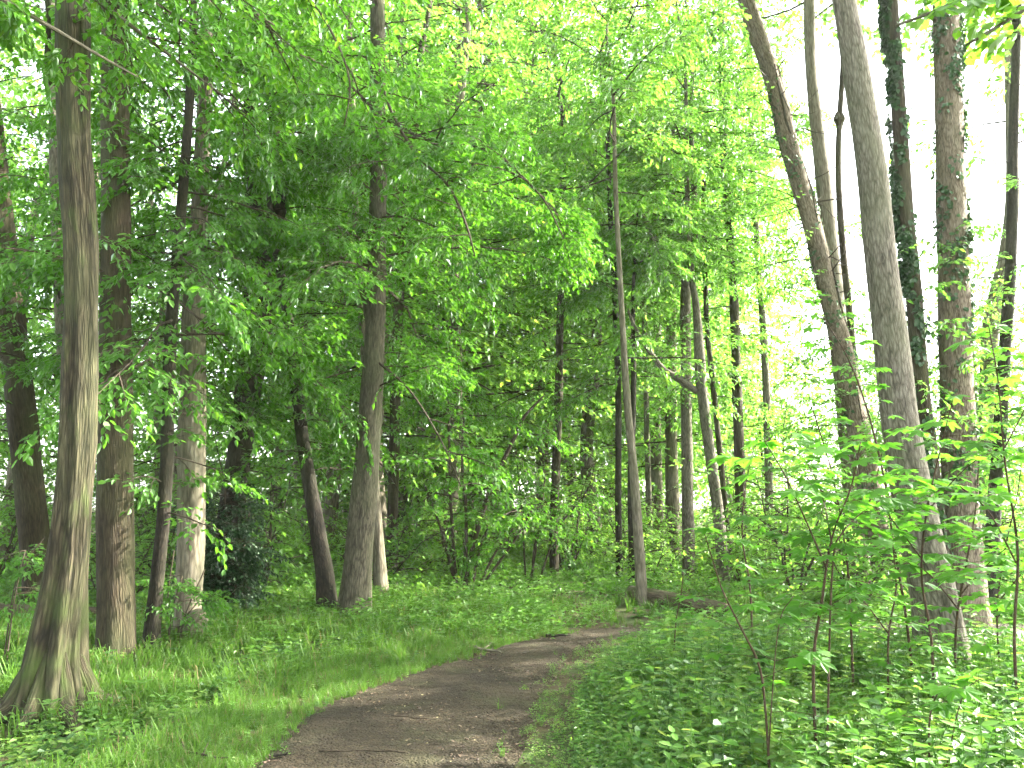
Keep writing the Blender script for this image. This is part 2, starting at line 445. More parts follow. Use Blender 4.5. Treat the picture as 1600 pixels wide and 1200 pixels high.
def resample(P, n):
    s = np.concatenate([[0], np.cumsum(np.linalg.norm(np.diff(P, axis=0), axis=1))]); s /= s[-1]
    t = np.linspace(0, 1, n)
    return np.stack([np.interp(t, s, P[:, 0]), np.interp(t, s, P[:, 1])], 1)
NP_ = 260
LEr, RIr = resample(LE, NP_), resample(RI, NP_)
POLY = np.vstack([LEr, RIr[::-1]])

def path_sd(x, y):
    """signed distance to the path outline, negative inside"""
    p = np.stack([np.ravel(x), np.ravel(y)], 1)
    best = np.full(len(p), 1e9); ins = np.zeros(len(p), bool)
    Q = POLY[::2]
    for a, b in zip(Q, np.roll(Q, -1, 0)):
        ab = b - a; t = np.clip(((p - a) @ ab) / (ab @ ab + 1e-9), 0, 1)
        best = np.minimum(best, np.linalg.norm(p - a - t[:, None] * ab, axis=1))
        c = ((a[1] > p[:, 1]) != (b[1] > p[:, 1]))
        xi = a[0] + (p[:, 1] - a[1]) * (b[0] - a[0]) / (b[1] - a[1] + 1e-12)
        ins ^= c & (p[:, 0] < xi)
    return np.where(ins, -best, best).reshape(np.shape(x))

def ground_material():
    m, n, L, out = mat('forest_floor')
    tc = n.new('ShaderNodeTexCoord')
    a = n.new('ShaderNodeTexNoise'); a.inputs['Scale'].default_value = 1.4; a.inputs['Detail'].default_value = 8; a.inputs['Roughness'].default_value = 0.65
    L.new(tc.outputs['Object'], a.inputs['Vector'])
    r = ramp(n, [(0.30, (0.030, 0.022, 0.012)), (0.46, (0.060, 0.046, 0.024)), (0.56, (0.045, 0.062, 0.018)), (0.75, (0.050, 0.085, 0.020))])
    L.new(a.outputs['Fac'], r.inputs[0])
    b = n.new('ShaderNodeTexNoise'); b.inputs['Scale'].default_value = 35; b.inputs['Detail'].default_value = 6
    L.new(tc.outputs['Object'], b.inputs['Vector'])
    mx = n.new('ShaderNodeMixRGB'); mx.blend_type = 'OVERLAY'; mx.inputs[0].default_value = 0.7
    L.new(r.outputs[0], mx.inputs[1]); L.new(b.outputs['Fac'], mx.inputs[2])
    # open meadow beyond the wood's edge
    sp = n.new('ShaderNodeSeparateXYZ'); L.new(tc.outputs['Object'], sp.inputs[0])
    mr = n.new('ShaderNodeMapRange'); mr.inputs['From Min'].default_value = 22; mr.inputs['From Max'].default_value = 27
    L.new(sp.outputs['X'], mr.inputs['Value'])
    mm = n.new('ShaderNodeMixRGB'); mm.inputs[2].default_value = (0.16, 0.21, 0.07, 1)
    L.new(mr.outputs[0], mm.inputs[0]); L.new(mx.outputs[0], mm.inputs[1])
    bs = n.new('ShaderNodeBsdfPrincipled'); bs.inputs['Roughness'].default_value = 0.95; bs.inputs['Specular IOR Level'].default_value = 0.15
    L.new(mm.outputs[0], bs.inputs['Base Color'])
    bp = n.new('ShaderNodeBump'); bp.inputs['Strength'].default_value = 0.8; bp.inputs['Distance'].default_value = 0.03
    L.new(b.outputs['Fac'], bp.inputs['Height']); L.new(bp.outputs[0], bs.inputs['Normal'])
    L.new(bs.outputs[0], out.inputs[0])
    return m

def path_material():
    m, n, L, out = mat('trodden_earth')
    tc = n.new('ShaderNodeTexCoord')
    a = n.new('ShaderNodeTexNoise'); a.inputs['Scale'].default_value = 1.1; a.inputs['Detail'].default_value = 7; a.inputs['Roughness'].default_value = 0.6
    L.new(tc.outputs['Object'], a.inputs['Vector'])
    r = ramp(n, [(0.32, (0.022, 0.0175, 0.0095)), (0.5, (0.038, 0.0300, 0.0165)), (0.68, (0.060, 0.0480, 0.028))])
    L.new(a.outputs['Fac'], r.inputs[0])
    v = n.new('ShaderNodeTexVoronoi'); v.inputs['Scale'].default_value = 55; v.inputs['Randomness'].default_value = 1
    L.new(tc.outputs['Object'], v.inputs['Vector'])
    r2 = ramp(n, [(0.0, (0.25, 0.22, 0.20)), (0.6, (0.5, 0.5, 0.5)), (1.0, (0.80, 0.74, 0.68))])
    sp = n.new('ShaderNodeSeparateColor'); L.new(v.outputs['Color'], sp.inputs[0]); L.new(sp.outputs[0], r2.inputs[0])
    mx = n.new('ShaderNodeMixRGB'); mx.blend_type = 'OVERLAY'; mx.inputs[0].default_value = 0.55
    L.new(r.outputs[0], mx.inputs[1]); L.new(r2.outputs[0], mx.inputs[2])
    b = n.new('ShaderNodeTexNoise'); b.inputs['Scale'].default_value = 60; b.inputs['Detail'].default_value = 5
    L.new(tc.outputs['Object'], b.inputs['Vector'])
    mx2 = n.new('ShaderNodeMixRGB'); mx2.blend_type = 'OVERLAY'; mx2.inputs[0].default_value = 0.6
    L.new(mx.outputs[0], mx2.inputs[1]); L.new(b.outputs['Fac'], mx2.inputs[2])
    # thin green film of moss on the crown of the path
    c = n.new('ShaderNodeTexNoise'); c.inputs['Scale'].default_value = 2.3; c.inputs['Detail'].default_value = 6
    L.new(tc.outputs['Object'], c.inputs['Vector'])
    rc = ramp(n, [(0.52, (0, 0, 0)), (0.72, (0.4, 0.4, 0.4))]); L.new(c.outputs['Fac'], rc.inputs[0])
    mg = n.new('ShaderNodeMixRGB'); mg.inputs[2].default_value = (0.060, 0.066, 0.026, 1)
    L.new(rc.outputs[0], mg.inputs[0]); L.new(mx2.outputs[0], mg.inputs[1])
    bs = n.new('ShaderNodeBsdfPrincipled'); bs.inputs['Roughness'].default_value = 0.92; bs.inputs['Specular IOR Level'].default_value = 0.2
    L.new(mg.outputs[0], bs.inputs['Base Color'])
    ad = n.new('ShaderNodeMath'); ad.operation = 'MULTIPLY_ADD'; ad.inputs[1].default_value = -0.6
    L.new(v.outputs['Distance'], ad.inputs[0]); L.new(b.outputs['Fac'], ad.inputs[2])
    e_ = n.new('ShaderNodeTexNoise'); e_.inputs['Scale'].default_value = 6.5; e_.inputs['Detail'].default_value = 4; e_.inputs['Roughness'].default_value = 0.6
    L.new(tc.outputs['Object'], e_.inputs['Vector'])
    b0 = n.new('ShaderNodeBump'); b0.inputs['Strength'].default_value = 1.0; b0.inputs['Distance'].default_value = 0.10
    L.new(e_.outputs['Fac'], b0.inputs['Height'])
    bp = n.new('ShaderNodeBump'); bp.inputs['Strength'].default_value = 1.0; bp.inputs['Distance'].default_value = 0.03
    L.new(b0.outputs[0], bp.inputs['Normal'])
    L.new(ad.outputs[0], bp.inputs['Height']); L.new(bp.outputs[0], bs.inputs['Normal'])
    L.new(bs.outputs[0], out.inputs[0])
    return m

def grid_mesh(xs, ys, zf):
    X, Y = np.meshgrid(xs, ys)
    V = np.stack([X, Y, zf(X, Y)], -1).reshape(-1, 3)
    nx, ny = len(xs), len(ys)
    i = (np.arange(ny - 1)[:, None] * nx + np.arange(nx - 1)[None, :]).ravel()
    return V, np.stack([i, i + 1, i + nx + 1, i + nx], 1)

def axis(lo, hi, fine_lo, fine_hi, st):
    a = np.arange(fine_lo, fine_hi + 1e-6, st)
    def out(start, end):
        v, s, r = [], st * 1.3, start
        while abs(r - start) < abs(end - start):
            r += s * (1 if end > start else -1); s *= 1.28; v.append(r)
        v[-1] = end
        return v
    return np.array(out(fine_lo, lo)[::-1] + list(a) + out(fine_hi, hi))
V, F = grid_mesh(axis(-700, 700, -14, 18, 0.16), axis(-60, 900, -4, 26, 0.16), lambda x, y: terrain(x, y) + np.where((np.abs(x) < 25) & (np.abs(y) < 30), 0.012 * np.sin(5.1 * x + 1.3 * y) * np.sin(4.3 * y - 2 * x), 0) - 0.03 * np.clip(0.5 - path_sd(np.clip(x, -20, 25), np.clip(y, -5, 30)) * 2, 0, 1))
ground = tag(link('ground', raw_mesh('ground', V, F, [ground_material()], smooth=True)), kind='structure')

# path: cross-sections from edge to edge, ragged borders that dip under the soil
gp = np.random.default_rng(3)
NX = 22
t = np.linspace(-0.09, 1.09, NX)
jl = np.convolve(gp.normal(0, 1, NP_ + 8), np.ones(5) / 5, 'same')[:NP_] * 0.10; jr = np.convolve(gp.normal(0, 1, NP_ + 8), np.ones(5) / 5, 'same')[:NP_] * 0.10
A_ = LEr + norm(LEr - RIr) * jl[:, None]; B_ = RIr + norm(RIr - LEr) * jr[:, None]
XY = A_[:, None, :] * (1 - t)[None, :, None] + B_[:, None, :] * t[None, :, None]
edge = np.clip(np.minimum(t + 0.09, 1.09 - t) / 0.16, 0, 1)
Z = terrain(XY[..., 0], XY[..., 1]) - 0.055 + 0.075 * edge[None, :] ** 0.7 + 0.010 * np.sin(3.7 * XY[..., 0] + 2.1 * XY[..., 1]) * edge[None, :]
V = np.concatenate([XY, Z[..., None]], -1).reshape(-1, 3)
i = (np.arange(NP_ - 1)[:, None] * NX + np.arange(NX - 1)[None, :]).ravel()
F = np.stack([i, i + NX, i + NX + 1, i + 1], 1)[:, ::-1]
path = tag(link('path', raw_mesh('path', V, F, [path_material()], smooth=True)), kind='structure')

# ------------------------------------------------------------------ trees that can be told apart
def stem_points(px, d, H, base_y=None):
    """px rows (x, y, width) from the foot upwards in the photograph, the stem standing d metres away -> rows x, y, z, r"""
    rows = []
    for x, y, wd in px:
        p = at(x, y, d); rows.append([*p, wd * 0.5 * d / FPX])
    rows = np.array(rows)
    f = rows[0].copy(); f[2] = float(terrain(f[0], f[1]))
    drop = rows[0, 2] - f[2]
    rows[0] = f
    if len(rows) > 1 and drop < -0.05: pass
    under = f.copy(); under[2] -= 0.25; under[3] *= 1.05
    top = rows[-1]; dirv = norm(rows[-1, :3] - rows[-2, :3])
    ext = []
    if H > top[2] + 0.5:
        n = max(2, int((H - top[2]) / 1.5))
        for k in range(1, n + 1):
            t = k / n
            p = top[:3] + dirv * (H - top[2]) / max(dirv[2], 0.5) * t
            p[:2] += 0.12 * np.array([math.sin(7 * t + top[0]), math.cos(5 * t + top[1])])
            ext.append([*p, top[3] * (1 - 0.72 * t)])
    return np.vstack([[under], rows, ext]) if ext else np.vstack([[under], rows])

def tree(name, label, px, d, H, bark, group=None, seed=1, branches=(), leafm='leaf', leaf=0.09, quad=False, far=False, keep=1.0, sides=18, step=0.14, flare=0.45, flute=0.0, nfl=6, lump=0.04, limbs=(), subwood=True, cat='tree', asp=0.62):
    pts = stem_points(px, d, H)
    root = empty(name, (pts[1, 0], pts[1, 1], pts[1, 2]))
    off = np.array([pts[1, 0], pts[1, 1], pts[1, 2], 0])
    tag(root, label, cat, group)
    tr, C, r = trunk_object(pts - off, M[bark], root, sides=sides, step=step, flare=flare, flute=flute, nfl=nfl, seed=seed, lump=lump)
    cr = Crown(seed * 13 + 5, leaf=leaf, quad=quad, far=far, keep=keep, subwood=subwood, asp=asp)
    curves = [C]
    for lp in limbs:        # rows x, y, width in the photograph, plus optional extra depth
        q = []
        for a in lp:
            p = at(a[0], a[1], d + (a[3] if len(a) > 3 else 0)); q.append([*p, a[2] * 0.5 * d / FPX])
        q = np.array(q) - off
        thin = max(a[2] for a in lp) < 10
        if thin: q[:, 3] *= 0.6
        o, c2, _ = trunk_object(q, M['twig'] if thin else M[bark], root, name='branch', sides=10, step=0.12, flare=0, seed=seed + 3, lump=0.05)
        curves.append(c2)
    for b in branches:
        b = dict(b); which = b.pop('on', 0)
        c = curves[which]
        if which > 0:
            g = cr.g
            for k in range(b['n']):
                p = c[int(len(c) * g.uniform(0.3, 0.999))]
                cr.branch(p, g.uniform(0, 6.28) if b.get('az') is None else g.uniform(*b['az']), g.uniform(*b.get('el', (-0.2, 0.4))), g.uniform(*b['Lr']))
        else:
            dress(cr, c, b.pop('zlo'), b.pop('zhi'), b.pop('n'), b.pop('Lr'), **b)
    if cr.V: cr.build('crown', M[leafm], root)
    return root, C + off[:3]

B = lambda zlo, zhi, n, Lr, **k: dict(zlo=zlo, zhi=zhi, n=n, Lr=Lr, **k)
LOW = dict(el=(-0.15, 0.35))
TOP = lambda n=9, z0=9, z1=15, **k: B(z0, z1, n, (2.2, 3.9), el=(0.1, 0.7), leaf=0.17, keep=0.30, **k)
PI = math.pi

# --- left side
t1, c1 = tree('hornbeam_tree', 'thick fluted brown trunk with mossy flared roots, nearest to the path in front', [(82, 1085, 84), (84, 1040, 72), (98, 930, 60), (112, 800, 54), (122, 650, 53), (127, 430, 52), (116, 200, 51), (112, 0, 50)], 6.45, 15, 'bark_fluted',
     seed=11, flute=0.15, nfl=7, sides=110, step=0.045, flare=0.75, lump=0.05, limbs=[[(84, 130, 16), (74, 90, 10), (76, 40, 8), (70, -40, 6)]],
     branches=[TOP(8, 8.5, 14)], quad=True)
gr = np.random.default_rng(88)
for a_, L_, r_0 in ((3.5, 0.62, 0.085), (-2.3, 0.45, 0.075), (-0.75, 0.50, 0.085), (-1.5, 0.32, 0.06), (0.7, 0.5, 0.08), (2.4, 0.5, 0.08)):
    dx, dy = math.cos(a_), math.sin(a_)
    rp = np.array([[dx * 0.13, dy * 0.13, 0.50, r_0 * 0.45], [dx * 0.20, dy * 0.20, 0.28, r_0 * 0.9], [dx * 0.30, dy * 0.30, 0.10, r_0], [dx * (0.3 + L_ * 0.4), dy * (0.3 + L_ * 0.4), 0.03, r_0 * 0.75], [dx * (0.3 + L_ * 0.75) + gr.normal(0, 0.04), dy * (0.3 + L_ * 0.75), -0.01, r_0 * 0.5], [dx * (0.3 + L_), dy * (0.3 + L_), -0.06, r_0 * 0.25]])
    trunk_object(rp, M['bark_fluted'], t1, name='root', sides=14, step=0.04, flare=0, lump=0.10, seed=int(a_ * 10) + 60)
tree('tall_tree', 'straight brown ridged trunk standing just behind the fluted mossy trunk', [(180, 1025, 56), (181, 960, 53), (180, 700, 51), (181, 400, 45), (180, 150, 44), (179, 0, 44)], 8.3, 16, 'bark_brown', seed=12, sides=36, step=0.08, flare=0.25, lump=0.03,
     branches=[TOP(8, 9, 15), B(5.5, 8.5, 3, (0.8, 1.4), az=(0.0, 2.6))])
tree('slim_tree', 'slim dark curving trunk left of the pale smooth trunk', [(236, 1010, 26), (240, 960, 22), (256, 800, 20), (263, 650, 20), (268, 500, 19), (284, 320, 16), (296, 160, 14), (304, 0, 12)], 8.7, 11, 'bark_dark', seed=13, sides=16, flare=0.3,
     branches=[B(1.4, 3.4, 6, (0.7, 1.3)), B(3.2, 8.4, 20, (1.2, 2.6), **LOW)], quad=True)
tree('beech_tree', 'smooth pale grey trunk leaning slightly, beside the dark ivied foot of the forked trunk', [(292, 1015, 40), (293, 960, 38), (298, 850, 40), (300, 700, 42), (303, 500, 37), (312, 320, 27), (322, 100, 22), (325, 0, 20)], 9.6, 15, 'bark_pale', seed=14, sides=28, step=0.1, flare=0.15, lump=0.03,
     limbs=[[(300, 300, 12), (345, 265, 9), (390, 235, 7), (440, 205, 5)], [(312, 180, 9), (340, 100, 7), (380, 50, 5)], [(322, -90, 9), (420, -50, 8, -0.8), (490, 8, 7, -1.5), (530, 75, 5, -1.9), (547, 135, 4, -2.1), (538, 195, 3, -2.2)]],
     branches=[B(3.0, 9.0, 12, (1.6, 3.2), **LOW), TOP(5), dict(on=1, n=6, Lr=(0.8, 1.6)), dict(on=2, n=5, Lr=(0.8, 1.6)), dict(on=3, n=9, Lr=(0.6, 1.4))])
tree('leaning_tree', 'brown trunk leaning outwards at the edge of the picture behind the fluted trunk', [(62, 950, 46), (58, 900, 42), (45, 750, 42), (22, 540, 40), (8, 400, 38), (-4, 280, 34), (-30, 0, 30)], 11.8, 15, 'bark_brown', seed=15, sides=28, step=0.1, flare=0.3,
     branches=[TOP(8), B(2.2, 9, 8, (1.2, 2.4), **LOW)])
tree('slender_tree', 'thin grey trunk half hidden by the fluted trunk, pale in the light', [(120, 985, 22), (112, 800, 20), (98, 550, 18), (88, 350, 17), (84, 180, 16), (82, 0, 14)], 10.6, 14, 'bark_grey', seed=16, flare=0.2,
     branches=[TOP(6), B(3.0, 9, 14, (1.2, 2.6), **LOW)])
tree('forked_tree', 'dark forked trunk rising out of its dark ivy-clad foot', [(345, 955, 40), (352, 860, 38), (375, 700, 36), (395, 560, 42), (405, 440, 44), (402, 390, 36), (392, 250, 22), (388, 100, 18), (386, 0, 16)], 11.6, 14, 'bark_dark', seed=17, flare=0.3, sides=22,
     limbs=[[(405, 430, 30), (425, 365, 26), (442, 300, 18), (436, 200, 13), (445, 100, 10)]],
     branches=[TOP(3), B(2.6, 9.5, 9, (1.4, 3.0), **LOW), dict(on=1, n=6, Lr=(1, 2))])
tree('leaning_tree', 'short dark ivied trunk leaning away from the big grey trunk on the path bend', [(512, 962, 32), (508, 900, 28), (498, 840, 24), (486, 770, 22), (474, 690, 20), (462, 600, 18), (448, 480, 15)], 11.2, 9, 'bark_dark', seed=18, flare=0.35,
     branches=[B(1.9, 3.2, 9, (0.7, 1.3)), B(3.0, 8.5, 10, (1.4, 2.6), **LOW)])
tree('tall_tree', 'tall grey trunk with broad foot standing where the path bends', [(552, 972, 54), (556, 930, 46), (563, 840, 41), (573, 720, 38), (582, 600, 34), (588, 450, 30), (591, 250, 27), (590, 100, 26), (590, 0, 25)], 11.0, 16, 'bark_mid', seed=19, flare=0.35, sides=36, step=0.08, nfl=5,
     limbs=[[(580, 520, 16), (572, 470, 14), (565, 450, 12)], [(590, 100, 9), (610, 170, 8, -0.8), (650, 240, 7, -1.5), (700, 290, 6, -2.0), (728, 350, 5, -2.2), (742, 400, 3, -2.3)], [(591, 180, 9), (660, 215, 7, -0.6), (760, 235, 6, -1.2), (840, 300, 4, -1.5), (880, 370, 3, -1.6)], [(584, 560, 7), (640, 610, 5, -0.6), (690, 690, 4, -1.0), (720, 760, 3, -1.2)]],
     branches=[TOP(7), B(4.6, 9.0, 19, (2.2, 4.2), **LOW), B(3.0, 4.6, 3, (1.2, 2.2), az=(-0.6, 1.2)), dict(on=2, n=9, Lr=(0.7, 1.6)), dict(on=3, n=10, Lr=(0.8, 1.8)), dict(on=4, n=6, Lr=(0.6, 1.1))])
tree('slim_tree', 'pale slim trunk close behind the tall grey trunk, lit along one edge', [(596, 935, 24), (592, 870, 20), (586, 780, 17), (578, 650, 15), (566, 500, 13), (556, 350, 12), (548, 100, 11)], 13.4, 13, 'bark_pale', seed=20, flare=0.25,
     branches=[TOP(2), B(2.6, 9.5, 10, (1.4, 3.2), **LOW)])
tree('tall_tree', 'slender trunk seen through the leaves above the path, curving to one side', [(612, 905, 18), (616, 700, 17), (622, 500, 16), (634, 320, 15), (646, 220, 14), (655, 100, 12)], 16.5, 15, 'bark_brown', seed=21, flare=0.2,
     branches=[B(4, 12, 14, (1.8, 3.4), **LOW)])
# --- middle distance
MID = [
 ('slim_tree', 'slim trunk in the middle distance above the coppice shrub', [(866, 905, 15), (866, 800, 14), (872, 650, 13), (876, 450, 11), (880, 200, 9)], 17.5, 12, 'bark_brown', 22),
 ('slim_tree', 'thin dark upright trunk just behind the pale bare pole by the fallen log', [(968, 915, 11), (966, 780, 10), (966, 620, 10), (960, 450, 9), (952, 300, 8), (945, 100, 6)], 16.5, 12, 'bark_dark', 23),
 ('pole_tree', 'pale bare pole-like trunk at the end of the fallen log', [(1003, 945, 17), (1000, 880, 16), (992, 760, 14), (982, 650, 12), (976, 570, 11), (969, 440, 9), (962, 300, 8), (958, 150, 6)], 13.2, 11, 'bark_pale', 24),
 ('slim_tree', 'short dark trunk hidden between the pale pole and the thin upright trunk', [(990, 915, 14), (988, 850, 12), (986, 760, 11), (990, 600, 9)], 16.0, 8, 'bark_dark', 25),
 ('forked_tree', 'grey-brown trunk that forks into two upright limbs beyond the log', [(1076, 890, 20), (1074, 750, 18), (1072, 600, 17), (1071, 480, 17), (1074, 425, 16), (1084, 395, 11), (1085, 320, 10), (1080, 200, 8)], 17.0, 14, 'bark_grey', 26),
 ('tall_tree', 'trunk with a long curved side branch bowing towards the path', [(1132, 905, 20), (1122, 800, 18), (1108, 700, 17), (1097, 610, 17), (1093, 560, 17), (1088, 480, 12), (1080, 420, 9), (1072, 250, 8)], 16.0, 13, 'bark_grey', 27),
 ('slim_tree', 'thin wavy trunk beside the one with the curved side branch', [(1142, 900, 10), (1132, 780, 9), (1122, 680, 9), (1112, 580, 9), (1104, 500, 8), (1100, 300, 7)], 17.2, 11, 'bark_brown', 28),
 ('tall_tree', 'straight brown trunk between the wavy thin trunk and the leaning ivied one', [(1160, 900, 18), (1158, 800, 17), (1153, 650, 16), (1146, 450, 15), (1132, 250, 13), (1128, 100, 12), (1127, 0, 11)], 18.0, 16, 'bark_brown', 29),
 ('slim_tree', 'slender grey trunk against the brightest leaves beside the leaning ivied trunk', [(1204, 900, 13), (1200, 700, 12), (1194, 540, 11), (1184, 400, 10), (1176, 250, 9), (1170, 100, 9)], 19.5, 15, 'bark_grey', 30),
 ('slim_tree', 'thin pale pole deep in the wood left of the forked grey-brown trunk', [(1016, 870, 10), (1012, 720, 9), (1008, 560, 8), (1006, 350, 7)], 22, 13, 'bark_grey', 31),
 ('slim_tree', 'faint thin trunk deep in the wood between the log and the forked trunk', [(1046, 875, 11), (1044, 700, 10), (1042, 500, 9), (1046, 250, 8)], 24, 14, 'bark_grey', 32),
]
for nm, lb, px, d, H, bk_, sd in MID:
    lim = []; br = [B(3.8, 6.8, 1 if sd in (24, 26, 27, 29) else 3, (1.2, 2.4), taper=0, **LOW), B(6.8, H * 0.98, 8 if sd in (23, 24, 25, 28) else 12, (1.6, 3.1), taper=0.15, **LOW)]
    if sd == 26:
        lim = [[(1074, 432, 15), (1062, 400, 12), (1056, 350, 10), (1050, 280, 8), (1052, 200, 6)]]; br.append(dict(on=1, n=5, Lr=(1, 2)))
    if sd == 27:
        lim = [[(1090, 612, 11), (1060, 592, 10), (1035, 575, 9), (1012, 545, 8), (994, 515, 6), (975, 470, 4)]]; br.append(dict(on=1, n=4, Lr=(0.7, 1.5)))
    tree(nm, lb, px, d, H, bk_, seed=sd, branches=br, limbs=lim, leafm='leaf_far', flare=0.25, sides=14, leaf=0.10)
# --- right side, against the open sky
RIGHT = [
 ('leaning_tree', 'leaning brown trunk wrapped in old ivy stems, against the white sky', [(1392, 935, 36), (1365, 800, 34), (1335, 640, 33), (1302, 490, 32), (1276, 380, 31), (1240, 250, 30), (1203, 110, 28), (1165, 0, 26)], 13.0, 13, 'bark_flare', 41, 0.25),
 ('tall_tree', 'smooth pale brown trunk between the leaning ivied trunk and the big grey trunk', [(1345, 910, 34), (1332, 750, 31), (1318, 600, 29), (1303, 450, 28), (1286, 280, 24), (1268, 120, 18), (1264, 0, 18)], 14.5, 16, 'bark_pale', 42, 0.2),
 ('dead_snag', 'thin bare stem with a round knob half way up beside the big grey trunk', [(1352, 905, 13), (1342, 700, 12), (1330, 520, 12), (1318, 400, 11), (1310, 280, 10), (1312, 185, 9), (1317, 90, 8), (1314, 0, 7)], 15.5, 11.5, 'bark_brown', 43, 0.1),
 ('tall_tree', 'big smooth grey trunk tilting inwards over the maple saplings', [(1474, 1035, 80), (1464, 960, 68), (1440, 850, 62), (1420, 740, 57), (1404, 640, 54), (1388, 500, 50), (1376, 400, 48), (1362, 270, 46), (1346, 160, 44), (1318, 0, 38)], 8.2, 16, 'bark_grey', 44, 0.3),
 ('ivied_tree', 'dark trunk with ivy up one side just behind the big grey trunk', [(1478, 970, 34), (1465, 850, 30), (1450, 700, 27), (1438, 600, 26), (1427, 450, 25), (1415, 330, 24), (1405, 180, 23), (1392, 0, 22)], 10.4, 15, 'bark_brown', 45, 0.25),
 ('tall_tree', 'thick rough brown trunk with ivy leaves, standing before the white sky', [(1508, 975, 70), (1505, 880, 58), (1500, 760, 52), (1496, 640, 49), (1490, 450, 46), (1486, 300, 44), (1481, 120, 41), (1477, 0, 40)], 10.6, 17, 'bark_flare', 46, 0.3),
 ('slim_tree', 'slim dark trunk at the right edge leaning outwards', [(1545, 930, 22), (1552, 820, 20), (1562, 680, 19), (1572, 520, 18), (1580, 400, 17), (1584, 200, 15), (1590, 0, 14)], 12.0, 13, 'bark_dark', 47, 0.3),
 ('slim_tree', 'pale crooked trunk bathed in light beside the slim dark trunk', [(1535, 905, 26), (1540, 700, 24), (1546, 540, 24), (1556, 470, 25), (1572, 400, 22), (1582, 300, 20), (1578, 150, 15), (1574, 0, 12)], 16.5, 14, 'bark_pale', 48, 0.2),
]
TREES = {}
for nm, lb, px, d, H, bk_, sd, fl in RIGHT:
    br = []
    if sd in (41,): br = [B(5.2, 10, 8, (1.0, 2.0), az=(-4.2, -2.0), keep=0.5), B(1.8, 4.6, 8, (0.8, 1.6))]
    if sd in (42,): br = [B(2.6, 5.4, 10, (0.8, 1.8)), TOP(7, 11, 16)]
    if sd in (44,): br = [TOP(16, 9.5, 16)]
    if sd in (45, 46): br = [TOP(16, 10, 16), B(2.0, 5.6, 8, (0.6, 1.3))]
    if sd in (43,): br = [B(2.4, 4.6, 4, (0.5, 1.0)), B(4.6, 6.2, 3, (0.3, 0.7))]
    if sd in (47,): br = [B(2.0, 5.6, 13, (0.8, 1.7)), B(5.6, 8.5, 4, (0.8, 1.3))]
    if sd in (48,): br = [B(2.2, 6.0, 12, (0.8, 1.8)), TOP(5)]
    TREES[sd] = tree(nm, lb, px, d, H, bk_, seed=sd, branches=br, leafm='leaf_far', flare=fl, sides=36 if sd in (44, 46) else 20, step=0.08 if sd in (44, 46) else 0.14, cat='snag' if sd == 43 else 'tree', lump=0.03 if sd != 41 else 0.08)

# ivy and knob as parts of the right-hand trunks
def ivy_on(root, C, zlo, zhi, rad, n, facing, spread, seed, size=0.07):
    g = np.random.default_rng(seed)
    z = g.uniform(zlo, zhi, 3 * n); az = facing + g.normal(0, spread, 3 * n)
    cl = np.sin(2.1 * z + 1.3 * az + seed) + np.sin(4.7 * z - 2.2 * az) + 0.7 * np.sin(9.1 * z + 3 * az) + g.normal(0, 0.5, 3 * n)
    k = np.argsort(-cl)[:n]; z, az = z[k], az[k]
    c = np.array([at_z(C, q) for q in z]); c[:, 2] = z
    outv = np.stack([np.cos(az), np.sin(az), np.zeros(n)], 1)
    P = c + outv * (rad * (1 - 0.012 * z[:, None]) + g.uniform(0.0, 0.035, (n, 1)))
    D = norm(outv * 0.35 + g.normal(0, 0.35, (n, 3)) + np.array([0, 0, -0.8])); N = norm(outv + g.normal(0, 0.35, (n, 3)))
    V, F, A = leaf_faces(P, D, N, size * g.uniform(0.6, 1.3, n), 0.9, True, g, 0)
    off = np.array(root.location)
    o = link('ivy', raw_mesh('ivy', V - off, F, [M['ivy']], fattr=A), root)
    tag(o, kind='stuff')
r_, c_ = TREES[45]; ivy_on(r_, c_, 0.3, 10.5, 0.118, 6000, math.pi * 1.05, 0.75, 5)
r_, c_ = TREES[46]; ivy_on(r_, c_, 0.2, 9.6, 0.195, 1500, -math.pi * 0.5, 1.3, 6, 0.065); ivy_on(r_, c_, 1.5, 9, 0.195, 900, 0.1, 0.5, 16, 0.07)
r_, c_ = TREES[41]; ivy_on(r_, c_, 0.2, 9.0, 0.17, 500, -1.6, 1.6, 7, 0.06)
# old ivy stems wound round the leaning trunk and the thin bare shoots sticking out of it
off = np.array(r_.location); gi = np.random.default_rng(77)
for k in range(5):
    z = np.linspace(2.5, 9.2, 26); ph = gi.uniform(0, 6.28)
    a = ph + z * gi.uniform(-0.9, 0.9) + 0.4 * np.sin(z * 2 + ph)
    c = np.array([at_z(c_, q) for q in z]); c[:, 2] = z
    Pv = c + np.stack([np.cos(a), np.sin(a), 0 * a], 1) * (0.165 - 0.004 * (z - 2.5))[:, None]
    V, F, bk = sweep(catmull(Pv, 0.1) - off, np.full(len(catmull(Pv, 0.1)), gi.uniform(0.012, 0.022)), 6)
    link('ivy_stem', raw_mesh('ivy_stem', V, F, [M['bark_brown']], smooth=True, vvec=bk), r_)
for k in range(34):
    z = gi.uniform(4.5, 9.2); a = gi.uniform(-1.3, 1.3) if k % 4 else gi.uniform(2, 4)
    p0 = at_z(c_, z) - off
    W = wander(p0, (math.cos(a), math.sin(a), gi.uniform(-0.2, 0.5)), gi.uniform(0.6, 1.6), 7, gi, 0.7, 0.1)
    V, F, bk = sweep(W, np.linspace(0.012, 0.003, len(W)), 5)
    link('bare_shoot', raw_mesh('bare_shoot', V, F, [M['twig']], smooth=True, vvec=bk), r_)
r_, c_ = TREES[43]; off = np.array(r_.location)
tp = at_z(c_, float(at(1312, 183, 15.5)[2])) - off
kp = np.array([[*(tp + np.array([0, 0, z])), r] for z, r in ((-0.20, 0.05), (-0.10, 0.075), (-0.02, 0.10), (0.06, 0.08), (0.14, 0.045))])
